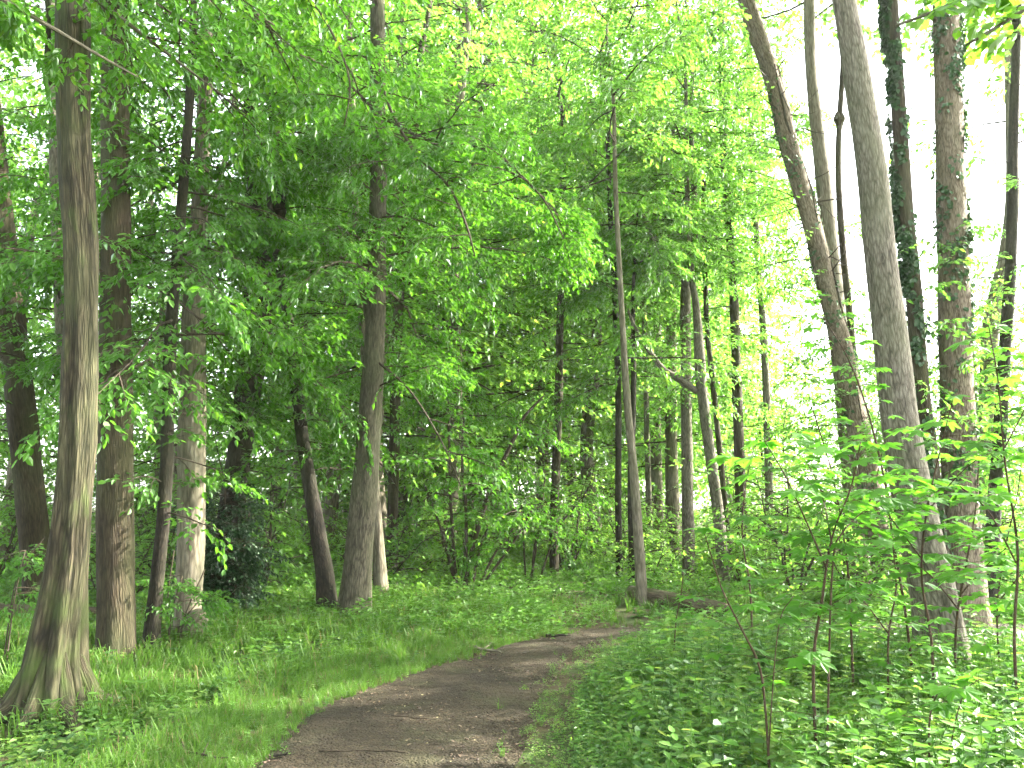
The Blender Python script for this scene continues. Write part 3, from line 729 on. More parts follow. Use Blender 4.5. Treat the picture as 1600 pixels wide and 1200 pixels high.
trunk_object(kp, M['bark_brown'], r_, name='knob', sides=14, step=0.02, flare=0, lump=0.42, seed=9)

# ------------------------------------------------------------------ trees whose foot is outside the picture but whose boughs hang into it; unseen maples added for shade
def outside_tree(name, label, foot, H, bark, seed, boughs, leafm, leaf, asp, extra=(), keep=1.0, nsp=9):
    x, y = foot; z0 = float(terrain(x, y))
    root = empty(name, (x, y, z0)); tag(root, label, 'tree')
    pts = np.array([[0, 0, -0.25, 0.24], [0, 0, 0, 0.22], [0.05, 0.1, 2, 0.19], [0.02, 0.15, 5, 0.17], [0.1, 0.1, 8, 0.14], [0.0, 0.2, H, 0.05]])
    _, C, _ = trunk_object(pts, M[bark], root, sides=24, step=0.12, flare=0.4, seed=seed)
    cr = Crown(seed, leaf=leaf, asp=asp, quad=True, keep=keep)
    for z, tgt, L2 in boughs:
        p0 = at_z(C, z); t = np.array(tgt) - np.array(root.location); t[2] = tgt[2] - z0
        mid = (p0 + t) / 2 + np.array([0, 0, 0.35])
        q = catmull(np.array([[*p0, 0.05], [*mid, 0.028], [*t, 0.008]]), 0.12)
        V, F, bk = sweep(q[:, :3], q[:, 3], 7)
        link('branch', raw_mesh('branch', V, F, [M[bark]], smooth=True, vvec=bk), root)
        az = math.atan2(t[1] - p0[1], t[0] - p0[0])
        for k in range(nsp):
            f = cr.g.uniform(0.45, 1.0); p = q[int(f * (len(q) - 1)), :3]
            cr.branch(p, az + cr.g.normal(0, 0.8), cr.g.uniform(-0.35, 0.15), cr.g.uniform(0.55, 1.0) * L2)
    for b in extra: dress(cr, C, **b)
    cr.build('crown', M[leafm], root)
outside_tree('beech_tree', 'beech outside the picture whose leafy boughs hang in front of the fluted trunk', (-5.0, 3.6), 14, 'bark_grey', 61,
             [(4.8, at(215, 120, 6.1), 0.5), (5.4, at(300, 40, 6.6), 1.0), (5.6, at(350, 150, 7.2), 1.1), (5.9, at(430, 40, 6.8), 1.2), (6.2, at(560, -30, 7.0), 1.3)], 'leaf', 0.075, 0.62,
             [dict(zlo=7.5, zhi=13, n=16, Lr=(2.2, 3.6), el=(0.1, 0.5), keep=0.7)])
outside_tree('lime_tree', 'lime outside the picture whose round leaves dangle before the white sky', (5.6, 4.6), 12, 'bark_grey', 62,
             [(5.0, at(1400, 40, 4.3), 0.34), (5.2, at(1510, 70, 4.4), 0.42), (5.3, at(1480, 0, 4.6), 0.4), (4.6, at(1570, 60, 4.5), 0.4)], 'leaf_lime', 0.09, 0.88,
             [dict(zlo=6.5, zhi=11, n=5, Lr=(1.2, 2.0), el=(0.1, 0.6), keep=0.3)], keep=0.32, nsp=7)
outside_tree('shade_maple', 'unseen maple added beyond the right edge to shade the path', (13.4, 10.8), 14, 'bark_grey', 63, [], 'leaf_far', 0.13, 0.8,
             [dict(zlo=7.0, zhi=12.5, n=14, Lr=(2.2, 3.2), el=(-0.1, 0.4), keep=0.5)])  # crown placed out of view to cast shade on path and fluted trunk
outside_tree('shade_maple', 'unseen maple added at the meadow edge to shade the grass verge', (14.6, 15.2), 14, 'bark_grey', 64, [], 'leaf_far', 0.13, 0.8,
             [dict(zlo=7.5, zhi=12.5, n=10, Lr=(2.0, 3.0), el=(-0.1, 0.4), keep=0.55)])  # added out of view for the shade on the left verge
g5 = np.random.default_rng(55)

# ------------------------------------------------------------------ copies
def copy_thing(root, loc, rz, s=1.0):
    r = root.copy(); COL.objects.link(r); r.location = loc; r.rotation_euler = (0, 0, rz); r.scale = (s, s, s)
    for ch in list(root.children):
        c = ch.copy(); COL.objects.link(c); c.parent = r
    return r

# ------------------------------------------------------------------ the wood behind
def wood_tree(seed, H, r0, zlo, nb, leaf=0.15):
    root = empty('woodland_tree')
    g = np.random.default_rng(seed)
    pts = [[0, 0, -0.3, r0 * 1.1], [0, 0, 0, r0]]
    x = y = 0
    for k in range(1, 7):
        x += g.normal(0, 0.22); y += g.normal(0, 0.22)
        pts.append([x, y, H * k / 6, r0 * (1 - 0.8 * k / 6)])
    _, C, _ = trunk_object(np.array(pts), M[['bark_grey', 'bark_brown', 'bark_pale'][seed % 3]], root, sides=10, step=0.5, flare=0.3, seed=seed)
    cr = Crown(seed, leaf=leaf, far=True, subwood=False, asp=0.7)
    dress(cr, C, zlo, H, nb, (2.2, 4.4), el=(-0.15, 0.5), taper=0.35)
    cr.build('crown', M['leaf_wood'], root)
    return root
protos = [wood_tree(101, 15, 0.15, 2.2, 54), wood_tree(102, 17, 0.20, 3.5, 54), wood_tree(103, 13, 0.11, 1.4, 50), wood_tree(104, 18, 0.17, 2.6, 58), wood_tree(105, 11, 0.09, 0.9, 46)]
def shrub(seed, H, n, spread, leaf=0.11, leafm='leaf_wood', bark='twig', far=True, per=11):
    root = empty('understorey_shrub')
    g = np.random.default_rng(seed)
    cr = Crown(seed, leaf=leaf, far=far, subwood=False, asp=0.68)
    for k in range(n):
        a = 6.28 * k / n + g.uniform(-0.4, 0.4); lean = g.uniform(0.1, spread)
        W = wander((0.08 * math.cos(a), 0.08 * math.sin(a), -0.1), norm(np.array([lean * math.cos(a), lean * math.sin(a), 1])), H * g.uniform(0.7, 1.1), 7, g, 0.3, -0.1)
        V, F, bk = sweep(W, np.linspace(0.02 + 0.004 * H, 0.005, len(W)), 6)
        link('stem', raw_mesh('stem', V, F, [M[bark]], smooth=True, vvec=bk), root)
        for i in range(per):
            p, _ = along(W, g.uniform(0.15, 1.0))
            cr.branch(p, g.uniform(0, 6.28), g.uniform(-0.2, 0.5), g.uniform(0.7, 1.6))
    cr.build('foliage', M[leafm], root)
    return root
sprotos = [shrub(201, 3.2, 6, 0.5), shrub(202, 2.4, 5, 0.7), shrub(203, 4.2, 6, 0.4), shrub(204, 1.8, 5, 0.8)]

gw = np.random.default_rng(21)
def az_of(p): return math.degrees(math.atan2(p[0], p[1]))
used = [False] * 5; spots = []
def place_wood(n, ymin, ymax, amin, amax, mind, smin=0.85, smax=1.15, ks=(0, 1, 2, 3, 4), lab=None):
    c = 0; tries = 0
    while c < n and tries < 4000:
        tries += 1
        a = R(gw.uniform(amin, amax)); d = math.sqrt(gw.uniform(ymin ** 2, ymax ** 2))
        p = (d * math.sin(a), d * math.cos(a))
        if any((p[0] - q[0]) ** 2 + (p[1] - q[1]) ** 2 < mind ** 2 for q in spots): continue
        spots.append(p); c += 1
        k = ks[int(gw.integers(len(ks)))]; loc = (p[0], p[1], float(terrain(*p))); s = gw.uniform(smin, smax)
        if used[k]: o = copy_thing(protos[k], loc, gw.uniform(0, 6.28), s)
        else: o = protos[k]; used[k] = True; o.location = loc; o.rotation_euler.z = gw.uniform(0, 6.28)
        if lab: tag(o, lab, 'tree', 'trees of the wood round the viewpoint'); continue
        far_ = d > 25
        tag(o, 'far tree deep in the wood, part of the pale green backdrop' if far_ else 'slim leafy tree in the middle of the wood, its trunk half lost in foliage', 'tree', 'far trees of the backdrop' if far_ else 'slim trees in the middle of the wood')
place_wood(5, 17, 24, -37, 8, 4.0, 0.75, 1.0)
place_wood(20, 27, 38, -39, 1, 3.0, 0.9, 1.25)
place_wood(11, 27, 38, 0, 16.5, 2.6, 1.1, 1.4)
place_wood(12, 19, 28, 17.5, 33, 2.0, 0.40, 0.60, ks=(2, 4))
place_wood(5, 24, 30, -9, 7, 2.2, 1.35, 1.5, ks=(1, 3))
place_wood(4, 24, 40, 13, 18, 3.0, 0.6, 0.75)
place_wood(5, 19, 25, -15, -3, 2.2, 1.1, 1.25, ks=(1, 3))
place_wood(3, 21, 26, 3, 14, 2.2, 1.1, 1.25, ks=(1, 3))
OUT = 'unseen tree of the same wood added for shade, behind or beside the viewpoint'
place_wood(6, 8, 17, 120, 245, 3.2, 0.8, 1.0, lab=OUT)      # the wood goes on behind the viewpoint; unseen trees added for shade
place_wood(4, 9, 18, -95, -48, 3.0, 0.8, 1.0, lab=OUT)      # and on the left, to deepen its shade
for k in range(5):
    if not used[k]: protos[k].location = (-8 - 3 * k, 26 + k, 0); tag(protos[k], 'slim leafy tree in the middle of the wood, its trunk half lost in foliage', 'tree', 'slim trees in the middle of the wood')

sused = [False] * 4; sspots = []
def place_shrubs(n, ymin, ymax, amin, amax, mind, smin, smax, label, group, ks=(0, 1, 2, 3)):
    c = tries = 0
    while c < n and tries < 4000:
        tries += 1
        a = R(gw.uniform(amin, amax)); d = math.sqrt(gw.uniform(ymin ** 2, ymax ** 2))
        p = (d * math.sin(a), d * math.cos(a))
        if path_sd(np.array([p[0]]), np.array([p[1]]))[0] < 1.2: continue
        if any((p[0] - q[0]) ** 2 + (p[1] - q[1]) ** 2 < mind ** 2 for q in sspots): continue
        if abs(p[0] - 2.8) < 1.6 and abs(p[1] - 13.0) < 2.2: continue      # room for the fallen log
        sspots.append(p); c += 1
        k = ks[int(gw.integers(len(ks)))]; loc = (p[0], p[1], float(terrain(*p))); s = gw.uniform(smin, smax)
        if sused[k]: o = copy_thing(sprotos[k], loc, gw.uniform(0, 6.28), s)
        else: o = sprotos[k]; sused[k] = True; o.location = loc; o.scale = (s, s, s)
        tag(o, label, 'shrub', group)
place_shrubs(30, 13.5, 24, -34, 10, 1.3, 0.55, 1.0, 'leafy understorey shrub among the trunks beyond the grass bank', 'shrubs beyond the grass bank')
place_shrubs(22, 24, 36, -36, 16, 2.2, 0.8, 1.3, 'distant understorey shrub filling the gaps between the far trunks', 'distant understorey shrubs')
place_shrubs(20, 12, 24, 13, 34, 1.5, 0.6, 1.0, 'low bright shrub behind the trunks at the open edge of the wood', 'shrubs at the open edge', (1, 3))
for k in range(4):
    if not sused[k]: sprotos[k].location = (-12 - 2 * k, 27, 0); tag(sprotos[k], 'distant understorey shrub filling the gaps between the far trunks', 'shrub', 'distant understorey shrubs')

# many-stemmed hazel in the middle, its stems bare at the bottom
def stems_shrub(name, label, d, stems, leafm, seed, bark='twig', per=5, Lr=(0.7, 1.5), leaf=0.08, tmin=0.45):
    b = at(*stems[0][0][:2], d); z = float(terrain(b[0], b[1])); root = empty(name, (b[0], b[1], z)); off = np.array(root.location)
    tag(root, label, 'shrub'); cr = Crown(seed, leaf=leaf); g = cr.g
    for st in stems:
        q = np.array([[*(at(a[0], a[1], d + (a[3] if len(a) > 3 else 0)) - off), a[2] * 0.5 * d / FPX] for a in st])
        q[0, 2] = -0.1
        q = catmull(q, 0.12); V, F, bk = sweep(q[:, :3], np.maximum(q[:, 3], 0.003), 7)
        link('stem', raw_mesh('stem', V, F, [M[bark]], smooth=True, vvec=bk), root)
        for k in range(per):
            p = q[int(g.uniform(tmin, 0.999) * len(q)), :3]
            cr.branch(p, g.uniform(0, 6.28), g.uniform(-0.2, 0.5), g.uniform(*Lr))
    cr.build('foliage', M[leafm], root)
    return root
stems_shrub('hazel_shrub', 'many-stemmed hazel with long bare leaning stems in the middle of the wood', 15.0,
            [[(722, 890, 7), (748, 820, 8), (775, 745, 7), (808, 675, 6), (820, 650, 5), (850, 618, 3)], [(715, 890, 5), (705, 800, 5), (702, 700, 4), (700, 600, 3)], [(728, 890, 6), (728, 800, 5), (722, 720, 4), (725, 640, 3)],
             [(735, 890, 5), (755, 840, 5), (790, 805, 4), (832, 787, 3)], [(718, 890, 5), (690, 830, 4), (664, 760, 3)], [(740, 890, 4), (800, 850, 4), (830, 800, 3), (845, 790, 2)], [(742, 890, 4), (770, 870, 4), (802, 825, 3)]], 'leaf', 71, per=5)
stems_shrub('hazel_shrub', 'sparse thin-stemmed shrub next to the slim middle trunk', 16.5,
            [[(830, 905, 4), (836, 850, 4), (850, 800, 3), (905, 790, 2)], [(826, 905, 4), (842, 830, 3), (852, 740, 2)], [(838, 905, 3), (870, 830, 3), (908, 780, 2)], [(822, 905, 3), (815, 800, 3), (806, 700, 2)]], 'leaf', 72, per=4)
stems_shrub('ivy_clad_foot', 'very dark dense ivy on the forked trunk foot, built as a bush beside the pale trunk', 11.2,  # bush shape standing in for the ivy-clad base of the forked trunk
            [[(335, 960, 6), (330, 880, 5), (322, 780, 3)], [(345, 960, 6), (350, 860, 5), (352, 760, 3)], [(352, 960, 6), (375, 880, 5), (390, 800, 3)], [(330, 960, 6), (345, 900, 5), (365, 830, 3, -0.4)], [(340, 960, 6), (340, 900, 5), (335, 820, 3, -0.4)]], 'leaf_dark', 73, per=34, Lr=(0.3, 0.6), leaf=0.07, tmin=0.08)
stems_shrub('leafy_shrub', 'small fresh leafy shoots growing at the foot of the pale smooth trunk', 8.9,
            [[(262, 1030, 3), (268, 960, 2), (285, 900, 2)], [(275, 1030, 3), (290, 960, 2), (320, 890, 2)], [(268, 1030, 3), (262, 940, 2), (272, 860, 2)], [(272, 1030, 3), (280, 980, 2), (310, 940, 2)]], 'leaf', 74, per=4, Lr=(0.25, 0.5), leaf=0.06, tmin=0.4)
stems_shrub('leafy_shrub', 'leafy sprig catching the light beside the left edge of the fluted trunk', 7.6,
            [[(8, 1000, 3), (20, 930, 2), (40, 860, 2)], [(12, 1000, 3), (30, 900, 2), (70, 840, 2)]], 'leaf', 75, per=4, Lr=(0.25, 0.5), leaf=0.06, tmin=0.5)

# ------------------------------------------------------------------ maple saplings with leaves one can pick apart
def maple_leaf_mesh(seed):
    g = np.random.default_rng(seed)
    lob = [(-128, 0.42), (-104, 0.66), (-84, 0.44), (-62, 0.80), (-50, 0.92), (-38, 0.74), (-24, 0.52), (-11, 0.84), (0, 1.05), (11, 0.84), (24, 0.52), (38, 0.74), (50, 0.92), (62, 0.80), (84, 0.44), (104, 0.66), (128, 0.42)]
    c = np.array([0, 0.0, 0.0])
    droop = g.uniform(0.05, 0.35); cup = g.uniform(-0.05, 0.12)
    pts = [c]
    for a, r in lob:
        r *= g.uniform(0.93, 1.07) * 0.56; a = R(a + g.normal(0, 2))
        x, y = r * math.cos(a), r * math.sin(a)
        pts.append(np.array([x, y, -droop * (r ** 2) + cup * abs(math.sin(3.6 * a)) * r]))
    n = len(lob)
    V = np.array(pts) + np.array([0.05, 0, 0])
    V[0] = (0.0, 0, 0.0)
    F = [[0, i, i + 1] for i in range(1, n)]
    k = len(V)                                   # leaf stalk: a thin three-sided rod running back to the twig
    ring = lambda x, z, r: [[x, r, z], [x, -0.5 * r, z + 0.87 * r], [x, -0.5 * r, z - 0.87 * r]]
    V = np.vstack([V, ring(0.01, 0, 0.008), ring(-0.30, -0.02, 0.007)])
    for j in range(3):
        j2 = (j + 1) % 3; F += [[k + j, k + j2, k + 3 + j2], [k + j, k + 3 + j2, k + 3 + j]]
    lv = np.full(len(F), g.uniform(0.25, 0.8))
    mi = [0] * (n - 1) + [1] * 6
    return raw_mesh('maple_leaf', V, np.array(F), [M['leaf_maple'], M['stem_red']], mi, False, lv)
MAPLE = [maple_leaf_mesh(300 + k) for k in range(9)]

def sapling(label, d, stems, seed, size=0.13, node=0.13, side=0.55, tstart=0.35, maxleaf=130, name='maple_sapling'):
    b = at(*stems[0][0][:2], d); z = float(terrain(b[0], b[1])); root = empty(name, (b[0], b[1], z)); off = np.array(root.location)
    tag(root, label, 'sapling'); g = np.random.default_rng(seed); count = 0
    def put(p, azm, pitch, s):
        nonlocal count
        if count >= maxleaf: return
        count += 1
        o = link('leaf', MAPLE[int(g.integers(9))], root)
        h = np.array([math.cos(azm), math.sin(azm), 0]) * 0.28 * s
        o.location = tuple(p + h)
        o.rotation_euler = Euler((g.normal(0, 0.22), pitch, azm), 'XYZ'); s *= 1.28; o.scale = (s, s * g.uniform(0.9, 1.1), s); o.location = tuple(p + h * 1.28)
    def stemmesh(q, nm):
        V, F, bk = sweep(q[:, :3], np.maximum(q[:, 3] * 0.62, 0.0015), 6)
        link(nm, raw_mesh(nm, V, F, [M['stem_red']], smooth=True, vvec=bk), root)
    for st in stems:
        q = np.array([[*(at(a[0], a[1], d + (a[3] if len(a) > 3 else 0)) - off), a[2] * 0.5 * d / FPX] for a in st])
        if st is stems[0] or st[0][1] > 1000: q[0, 2] = -0.08
        q = catmull(q, 0.04); stemmesh(q, 'stem')
        s = np.concatenate([[0], np.cumsum(np.linalg.norm(np.diff(q[:, :3], axis=0), axis=1))]); T = s[-1]
        x = T * tstart; flip = g.uniform(0, 6.28)
        while x < T:
            i = int(np.searchsorted(s, x)); p = q[min(i, len(q) - 1), :3]
            flip += 1.57 + g.normal(0, 0.3)
            rem = (T - x) / T
            for k in (0, math.pi):
                az_ = flip + k + g.normal(0, 0.2)
                L = side * g.uniform(0.5, 1.2) * (0.35 + 0.8 * rem)
                if L > 0.16 and g.random() < 0.8:
                    W = wander(p, (math.cos(az_), math.sin(az_), g.uniform(0.1, 0.45)), L, 5, g, 0.25, 0.2)
                    stemmesh(np.hstack([W, np.linspace(0.0035, 0.0015, len(W))[:, None]]), 'twig')
                    m = max(1, int(L / 0.12))
                    for j in range(m):
                        pp, dd = along(W, (j + 1) / m); a2 = math.atan2(dd[1], dd[0])
                        for sg in (-1, 1):
                            if g.random() < 0.85: put(pp, a2 + sg * g.uniform(0.7, 1.4), g.uniform(0.0, 0.4), size * g.uniform(0.6, 1.15))
                    put(W[-1], a2 + g.normal(0, 0.2), g.uniform(0.1, 0.5), size * g.uniform(0.8, 1.2))
                else:
                    put(p, az_, g.uniform(0.0, 0.45), size * g.uniform(0.7, 1.1))
            x += node * g.uniform(0.8, 1.3)
        put(q[-1, :3], g.uniform(0, 6.28), 0.3, size)
        put(q[-1, :3], g.uniform(0, 6.28), 0.3, size)
    return root
sapling('tall maple sapling with two reddish stems and broad leaves beside the path', 5.3,
        [[(1274, 1160, 9), (1271, 1040, 8), (1284, 940, 7), (1300, 840, 5), (1330, 760, 4), (1345, 690, 3)], [(1280, 1010, 6), (1300, 900, 5, 0.1), (1318, 830, 4, 0.2), (1380, 780, 3, 0.4), (1450, 760, 2, 0.5)],
         [(1292, 890, 5), (1262, 820, 4, -0.2), (1225, 740, 3, -0.3), (1195, 690, 2, -0.4)], [(1300, 850, 4), (1280, 760, 3, 0.3), (1240, 690, 2, 0.4)]], 401, size=0.15, maxleaf=285, tstart=0.42, side=0.5)
sapling('thin maple sapling bending over the herbs at the path side', 4.9,
        [[(1202, 1185, 7), (1196, 1110, 6), (1186, 1040, 6), (1160, 985, 5), (1130, 925, 4), (1112, 870, 3), (1098, 825, 2)], [(1186, 1030, 4), (1215, 990, 3), (1240, 930, 2)]], 402, size=0.12, maxleaf=120, tstart=0.4, side=0.36)
sapling('maple sapling with wide flat leaf tiers in front of the big grey trunk', 6.0,
        [[(1455, 1110, 8), (1456, 1010, 7), (1440, 900, 6), (1448, 800, 5), (1470, 700, 4), (1490, 620, 3)], [(1445, 880, 4), (1400, 820, 3), (1360, 770, 2)], [(1448, 800, 4), (1500, 740, 3), (1550, 700, 2)]], 403, size=0.15, maxleaf=225, tstart=0.45, side=0.6)
sapling('tall maple sapling cut by the right edge of the picture', 5.6,
        [[(1592, 1160, 9), (1585, 1000, 8), (1590, 860, 7), (1570, 720, 5), (1560, 600, 4), (1545, 510, 3)], [(1588, 880, 5), (1545, 800, 4), (1500, 760, 3)], [(1570, 700, 4), (1610, 620, 3), (1640, 540, 2)]], 404, size=0.15, maxleaf=240, tstart=0.4, side=0.6)
sapling('long whippy sapling arching up past the big grey trunk', 7.4,
        [[(1428, 1060, 7), (1415, 960, 7), (1395, 840, 6), (1382, 750, 6), (1355, 640, 5), (1325, 560, 4), (1292, 505, 3), (1262, 455, 2)]], 405, size=0.12, maxleaf=165, tstart=0.3, side=0.5)
sapling('little sprig with a few leaves standing at the path bend', 8.2,
        [[(1050, 1020, 4), (1056, 975, 3), (1064, 930, 3), (1068, 890, 2)]], 406, size=0.11, maxleaf=24, tstart=0.5, side=0.2)
sapling('low broad-leaved maple seedling at the bottom of the picture on the right', 4.6,
        [[(1450, 1200, 6), (1452, 1130, 5), (1470, 1070, 3)], [(1452, 1140, 4), (1500, 1100, 3), (1530, 1060, 2)]], 407, size=0.12, maxleaf=60, tstart=0.3, side=0.3)
sapling('leafy sapling between the leaning ivied trunk and the path bend', 8.6,
        [[(1175, 1000, 6), (1172, 920, 5), (1160, 840, 4), (1165, 760, 3), (1180, 690, 2)]], 408, size=0.12, maxleaf=120, tstart=0.3, side=0.5)
sapling('spreading sapling behind the two-stemmed one, lit from behind', 7.0,
        [[(1330, 1040, 7), (1328, 940, 6), (1320, 850, 5), (1300, 740, 4), (1270, 640, 3)], [(1322, 860, 4), (1360, 780, 3), (1380, 700, 2)], [(1310, 790, 4), (1250, 740, 3), (1200, 730, 2)]], 409, size=0.13, maxleaf=225, tstart=0.3, side=0.6)

sapling('bushy maple sapling hiding the foot of the big grey trunk', 6.8,
        [[(1490, 1080, 7), (1494, 980, 6), (1510, 880, 5), (1525, 790, 4), (1530, 700, 3)], [(1500, 930, 4), (1545, 880, 3), (1580, 850, 2)], [(1496, 950, 4), (1455, 900, 3), (1425, 880, 2)]], 410, size=0.14, maxleaf=170, tstart=0.25, side=0.6)
sapling('short maple sapling between the two-stemmed one and the big grey trunk', 6.3,
        [[(1385, 1085, 6), (1388, 1000, 5), (1400, 920, 4), (1395, 850, 3)], [(1388, 990, 4), (1350, 940, 3), (1325, 920, 2)]], 411, size=0.14, maxleaf=110, tstart=0.25, side=0.5)
sapling('leafy maple sapling at the foot of the slim dark edge trunk', 7.6,
        [[(1562, 1050, 6), (1558, 960, 5), (1570, 860, 4), (1590, 770, 3), (1600, 680, 2)], [(1560, 940, 4), (1610, 880, 3), (1640, 850, 2)]], 412, size=0.14, maxleaf=140, tstart=0.25, side=0.6)

# ------------------------------------------------------------------ fallen wood
def log_thing(name, label, pts, bark, seed, cat='log', sides=18, lump=0.06, flare=0.0, step=0.1):
    pts = np.array(pts, float); b = pts[0, :3].copy(); b[2] = float(terrain(b[0], b[1]))
    root = empty(name, tuple(b)); tag(root, label, cat)
    q = pts.copy(); q[:, :3] -= b
    trunk_object(q, M[bark], root, name='trunk' if cat == 'log' else 'wood', sides=sides, step=step, flare=flare, seed=seed, lump=lump)
    return root
def gp3(px, py, dz): p = on_ground(px, py); p[2] = float(terrain(p[0], p[1])) + dz; return p
a, b_ = gp3(1000, 944, 0.12), gp3(1125, 962, 0.09)
LOG_A, LOG_B = a.copy(), b_.copy()
lg = log_thing('fallen_log', 'fallen mossy log lying by the pale bare pole at the path bend', [[*(a + (a - b_) * 0.12), 0.15], [*a, 0.165], [*((a + b_) / 2), 0.15], [*b_, 0.125], [*(b_ + (b_ - a) * 0.18), 0.06]], 'bark_moss', 81)
a, b_ = gp3(-60, 985, 0.16), gp3(135, 985, 0.14)
log_thing('fallen_log', 'mossy horizontal log at the left edge behind the fluted trunk', [[*(a * 1.2), 0.10], [*a, 0.10], [*b_, 0.08], [*(b_ + np.array([0.5, 0.1, -0.05])), 0.05]], 'bark_moss', 82)
p = gp3(302, 1012, 0)
log_thing('tree_stump', 'pale rotten stump leaning against the smooth pale trunk', [[p[0], p[1] - 0.1, -0.1, 0.15], [p[0], p[1] - 0.1, 0.1, 0.14], [p[0] + 0.03, p[1] - 0.1, 0.25, 0.14], [p[0] + 0.07, p[1] - 0.1, 0.36, 0.12], [p[0] + 0.10, p[1] - 0.1, 0.42, 0.06], [p[0] + 0.11, p[1] - 0.1, 0.44, 0.01]], 'bark_pale', 83, cat='stump', lump=0.12, step=0.04)
p = gp3(18, 1030, 0)
log_thing('broken_branch', 'forked dead branch stub lying in the grass left of the fluted trunk', [[p[0] - 0.25, p[1], 0.16, 0.05], [p[0], p[1], 0.10, 0.05], [p[0] + 0.18, p[1] - 0.1, 0.03, 0.035]], 'bark_dark', 84, cat='branch', sides=10)
def twig(label, px0, px1, r, seed, bark='twig', kink=0.03, lift=0.02, name='fallen_twig', sub=0):
    a, b_ = gp3(*px0, lift), gp3(*px1, lift); g = np.random.default_rng(seed); n = 6
    q = []
    for k in range(n + 1):
        t = k / n; p = a * (1 - t) + b_ * t
        p = p + np.array([g.normal(0, kink), g.normal(0, kink), abs(g.normal(0, 0.008))])
        q.append([*p, r * (1 - 0.6 * t)])
    root = log_thing(name, label, q, bark, seed, cat='twig', sides=7, lump=0.05, step=0.04)
    for k in range(sub):
        i = int(g.integers(1, n)); p0 = np.array(q[i][:3]) - np.array(root.location)
        W = wander(p0, norm(np.array([g.normal(), g.normal(), 0.15])), g.uniform(0.1, 0.25), 4, g, 0.4, 0.3)
        V, F, bk = sweep(W, np.linspace(r * 0.5, r * 0.2, len(W)), 5)
        link('side_twig', raw_mesh('side_twig', V, F, [M[bark]], smooth=True, vvec=bk), root)
twig('crooked pale stick lying on the far edge of the path', (742, 1018), (782, 1026), 0.022, 91, 'bark_pale', 0.02, 0.035, sub=2)
twig('dark short stick on the path just before it bends away', (858, 998), (890, 997), 0.02, 92, 'bark_dark', 0.015, 0.03)
twig('long thin twig lying across the path at the bottom', (495, 1181), (636, 1183), 0.006, 93, 'twig', 0.012, 0.03, sub=2)
twig('short dark twig at the left border of the path', (425, 1186), (452, 1184), 0.012, 94, 'bark_dark', 0.008, 0.03)
twig('thin twig half under the herbs at the right border of the path', (775, 1178), (840, 1170), 0.007, 95, 'twig', 0.012, 0.03, sub=1)
twig('thin dark branch lying in the grass left of the path', (640 - 350, 1178), (350, 1192), 0.010, 96, 'twig', 0.02, 0.03, sub=2)
twig('small dark twig in the middle of the path', (612, 1125), (668, 1130), 0.005, 97, 'twig', 0.01, 0.03, sub=1)

# ------------------------------------------------------------------ ground cover
def proto(name, V, F, m, A):
    me = raw_mesh(name, V, F, m, fattr=A)
    return bpy.data.objects.new(name, me)
def stack(parts):
    Vs, Fs, As, n = [], [], [], 0
    for V, F, A in parts: Vs.append(V); Fs.append(F + n); As.append(A); n += len(V)
    return np.vstack(Vs), np.vstack(Fs), np.concatenate(As)
def herb(seed, h, nodes, size, asp=0.6, lean=0.15, per=2, mname='herb', start=0.15):
    g = np.random.default_rng(seed); parts = []
    W = wander((0, 0, -0.03), norm(np.array([g.normal(0, lean), g.normal(0, lean), 1])), h, 5, g, 0.2)
    V, F, _ = sweep(W, np.linspace(0.0035, 0.0015, len(W)), 3, cap=False); parts.append((V, F, np.full(len(F), 0.3)))
    P, D, N, S = [], [], [], []; a = g.uniform(0, 6.28)
    for k in range(nodes):
        t = start + (1 - start) * (k + 0.5) / nodes; p, _ = along(W, t); a += math.pi / per + g.normal(0, 0.2)
        for j in range(per):
            b = a + 2 * math.pi * j / per; up = g.uniform(-0.15, 0.35)
            D.append([math.cos(b), math.sin(b), up]); N.append([-0.4 * math.cos(b) * up + g.normal(0, 0.2), -0.4 * math.sin(b) * up + g.normal(0, 0.2), 1]); P.append(p)
            S.append(size * (1.05 - 0.55 * t) * g.uniform(0.8, 1.2))
    parts.append(leaf_faces(np.array(P), norm(np.array(D)), norm(np.array(N)), np.array(S), asp, True, g, 0))
    V, F, A = stack(parts)
    return proto('herb_plant', V, F, [M[mname]], A)
def tuft(seed, n, L, spread, wd=0.006, mname='grass'):
    g = np.random.default_rng(seed); parts = []
    for k in range(n):
        a = g.uniform(0, 6.28); l = L * g.uniform(0.5, 1.1); ln = g.uniform(0.15, 0.9); p = np.array([g.normal(0, spread), g.normal(0, spread), -0.02])
        d = np.array([math.cos(a), math.sin(a), 0]); sv = np.array([-math.sin(a), math.cos(a), 0]) * wd * g.uniform(0.6, 1.2)
        pts = [p, p + d * l * 0.15 * ln + np.array([0, 0, l * 0.42]), p + d * l * 0.5 * ln + np.array([0, 0, l * 0.78]), p + d * l * (0.95 * ln) + np.array([0, 0, l * (0.98 - 0.35 * ln)])]
        V = np.array([pts[0] - sv * .7, pts[0] + sv * .7, pts[1] - sv, pts[1] + sv, pts[2] - sv * .7, pts[2] + sv * .7, pts[3]])
        parts.append((V, np.array([[0, 1, 3], [0, 3, 2], [2, 3, 5], [2, 5, 4], [4, 5, 6]]), np.full(5, np.clip(g.normal(0.5, 0.2), 0, 1))))
    V, F, A = stack(parts)
    return proto('grass_tuft', V, F, [M[mname]], A)
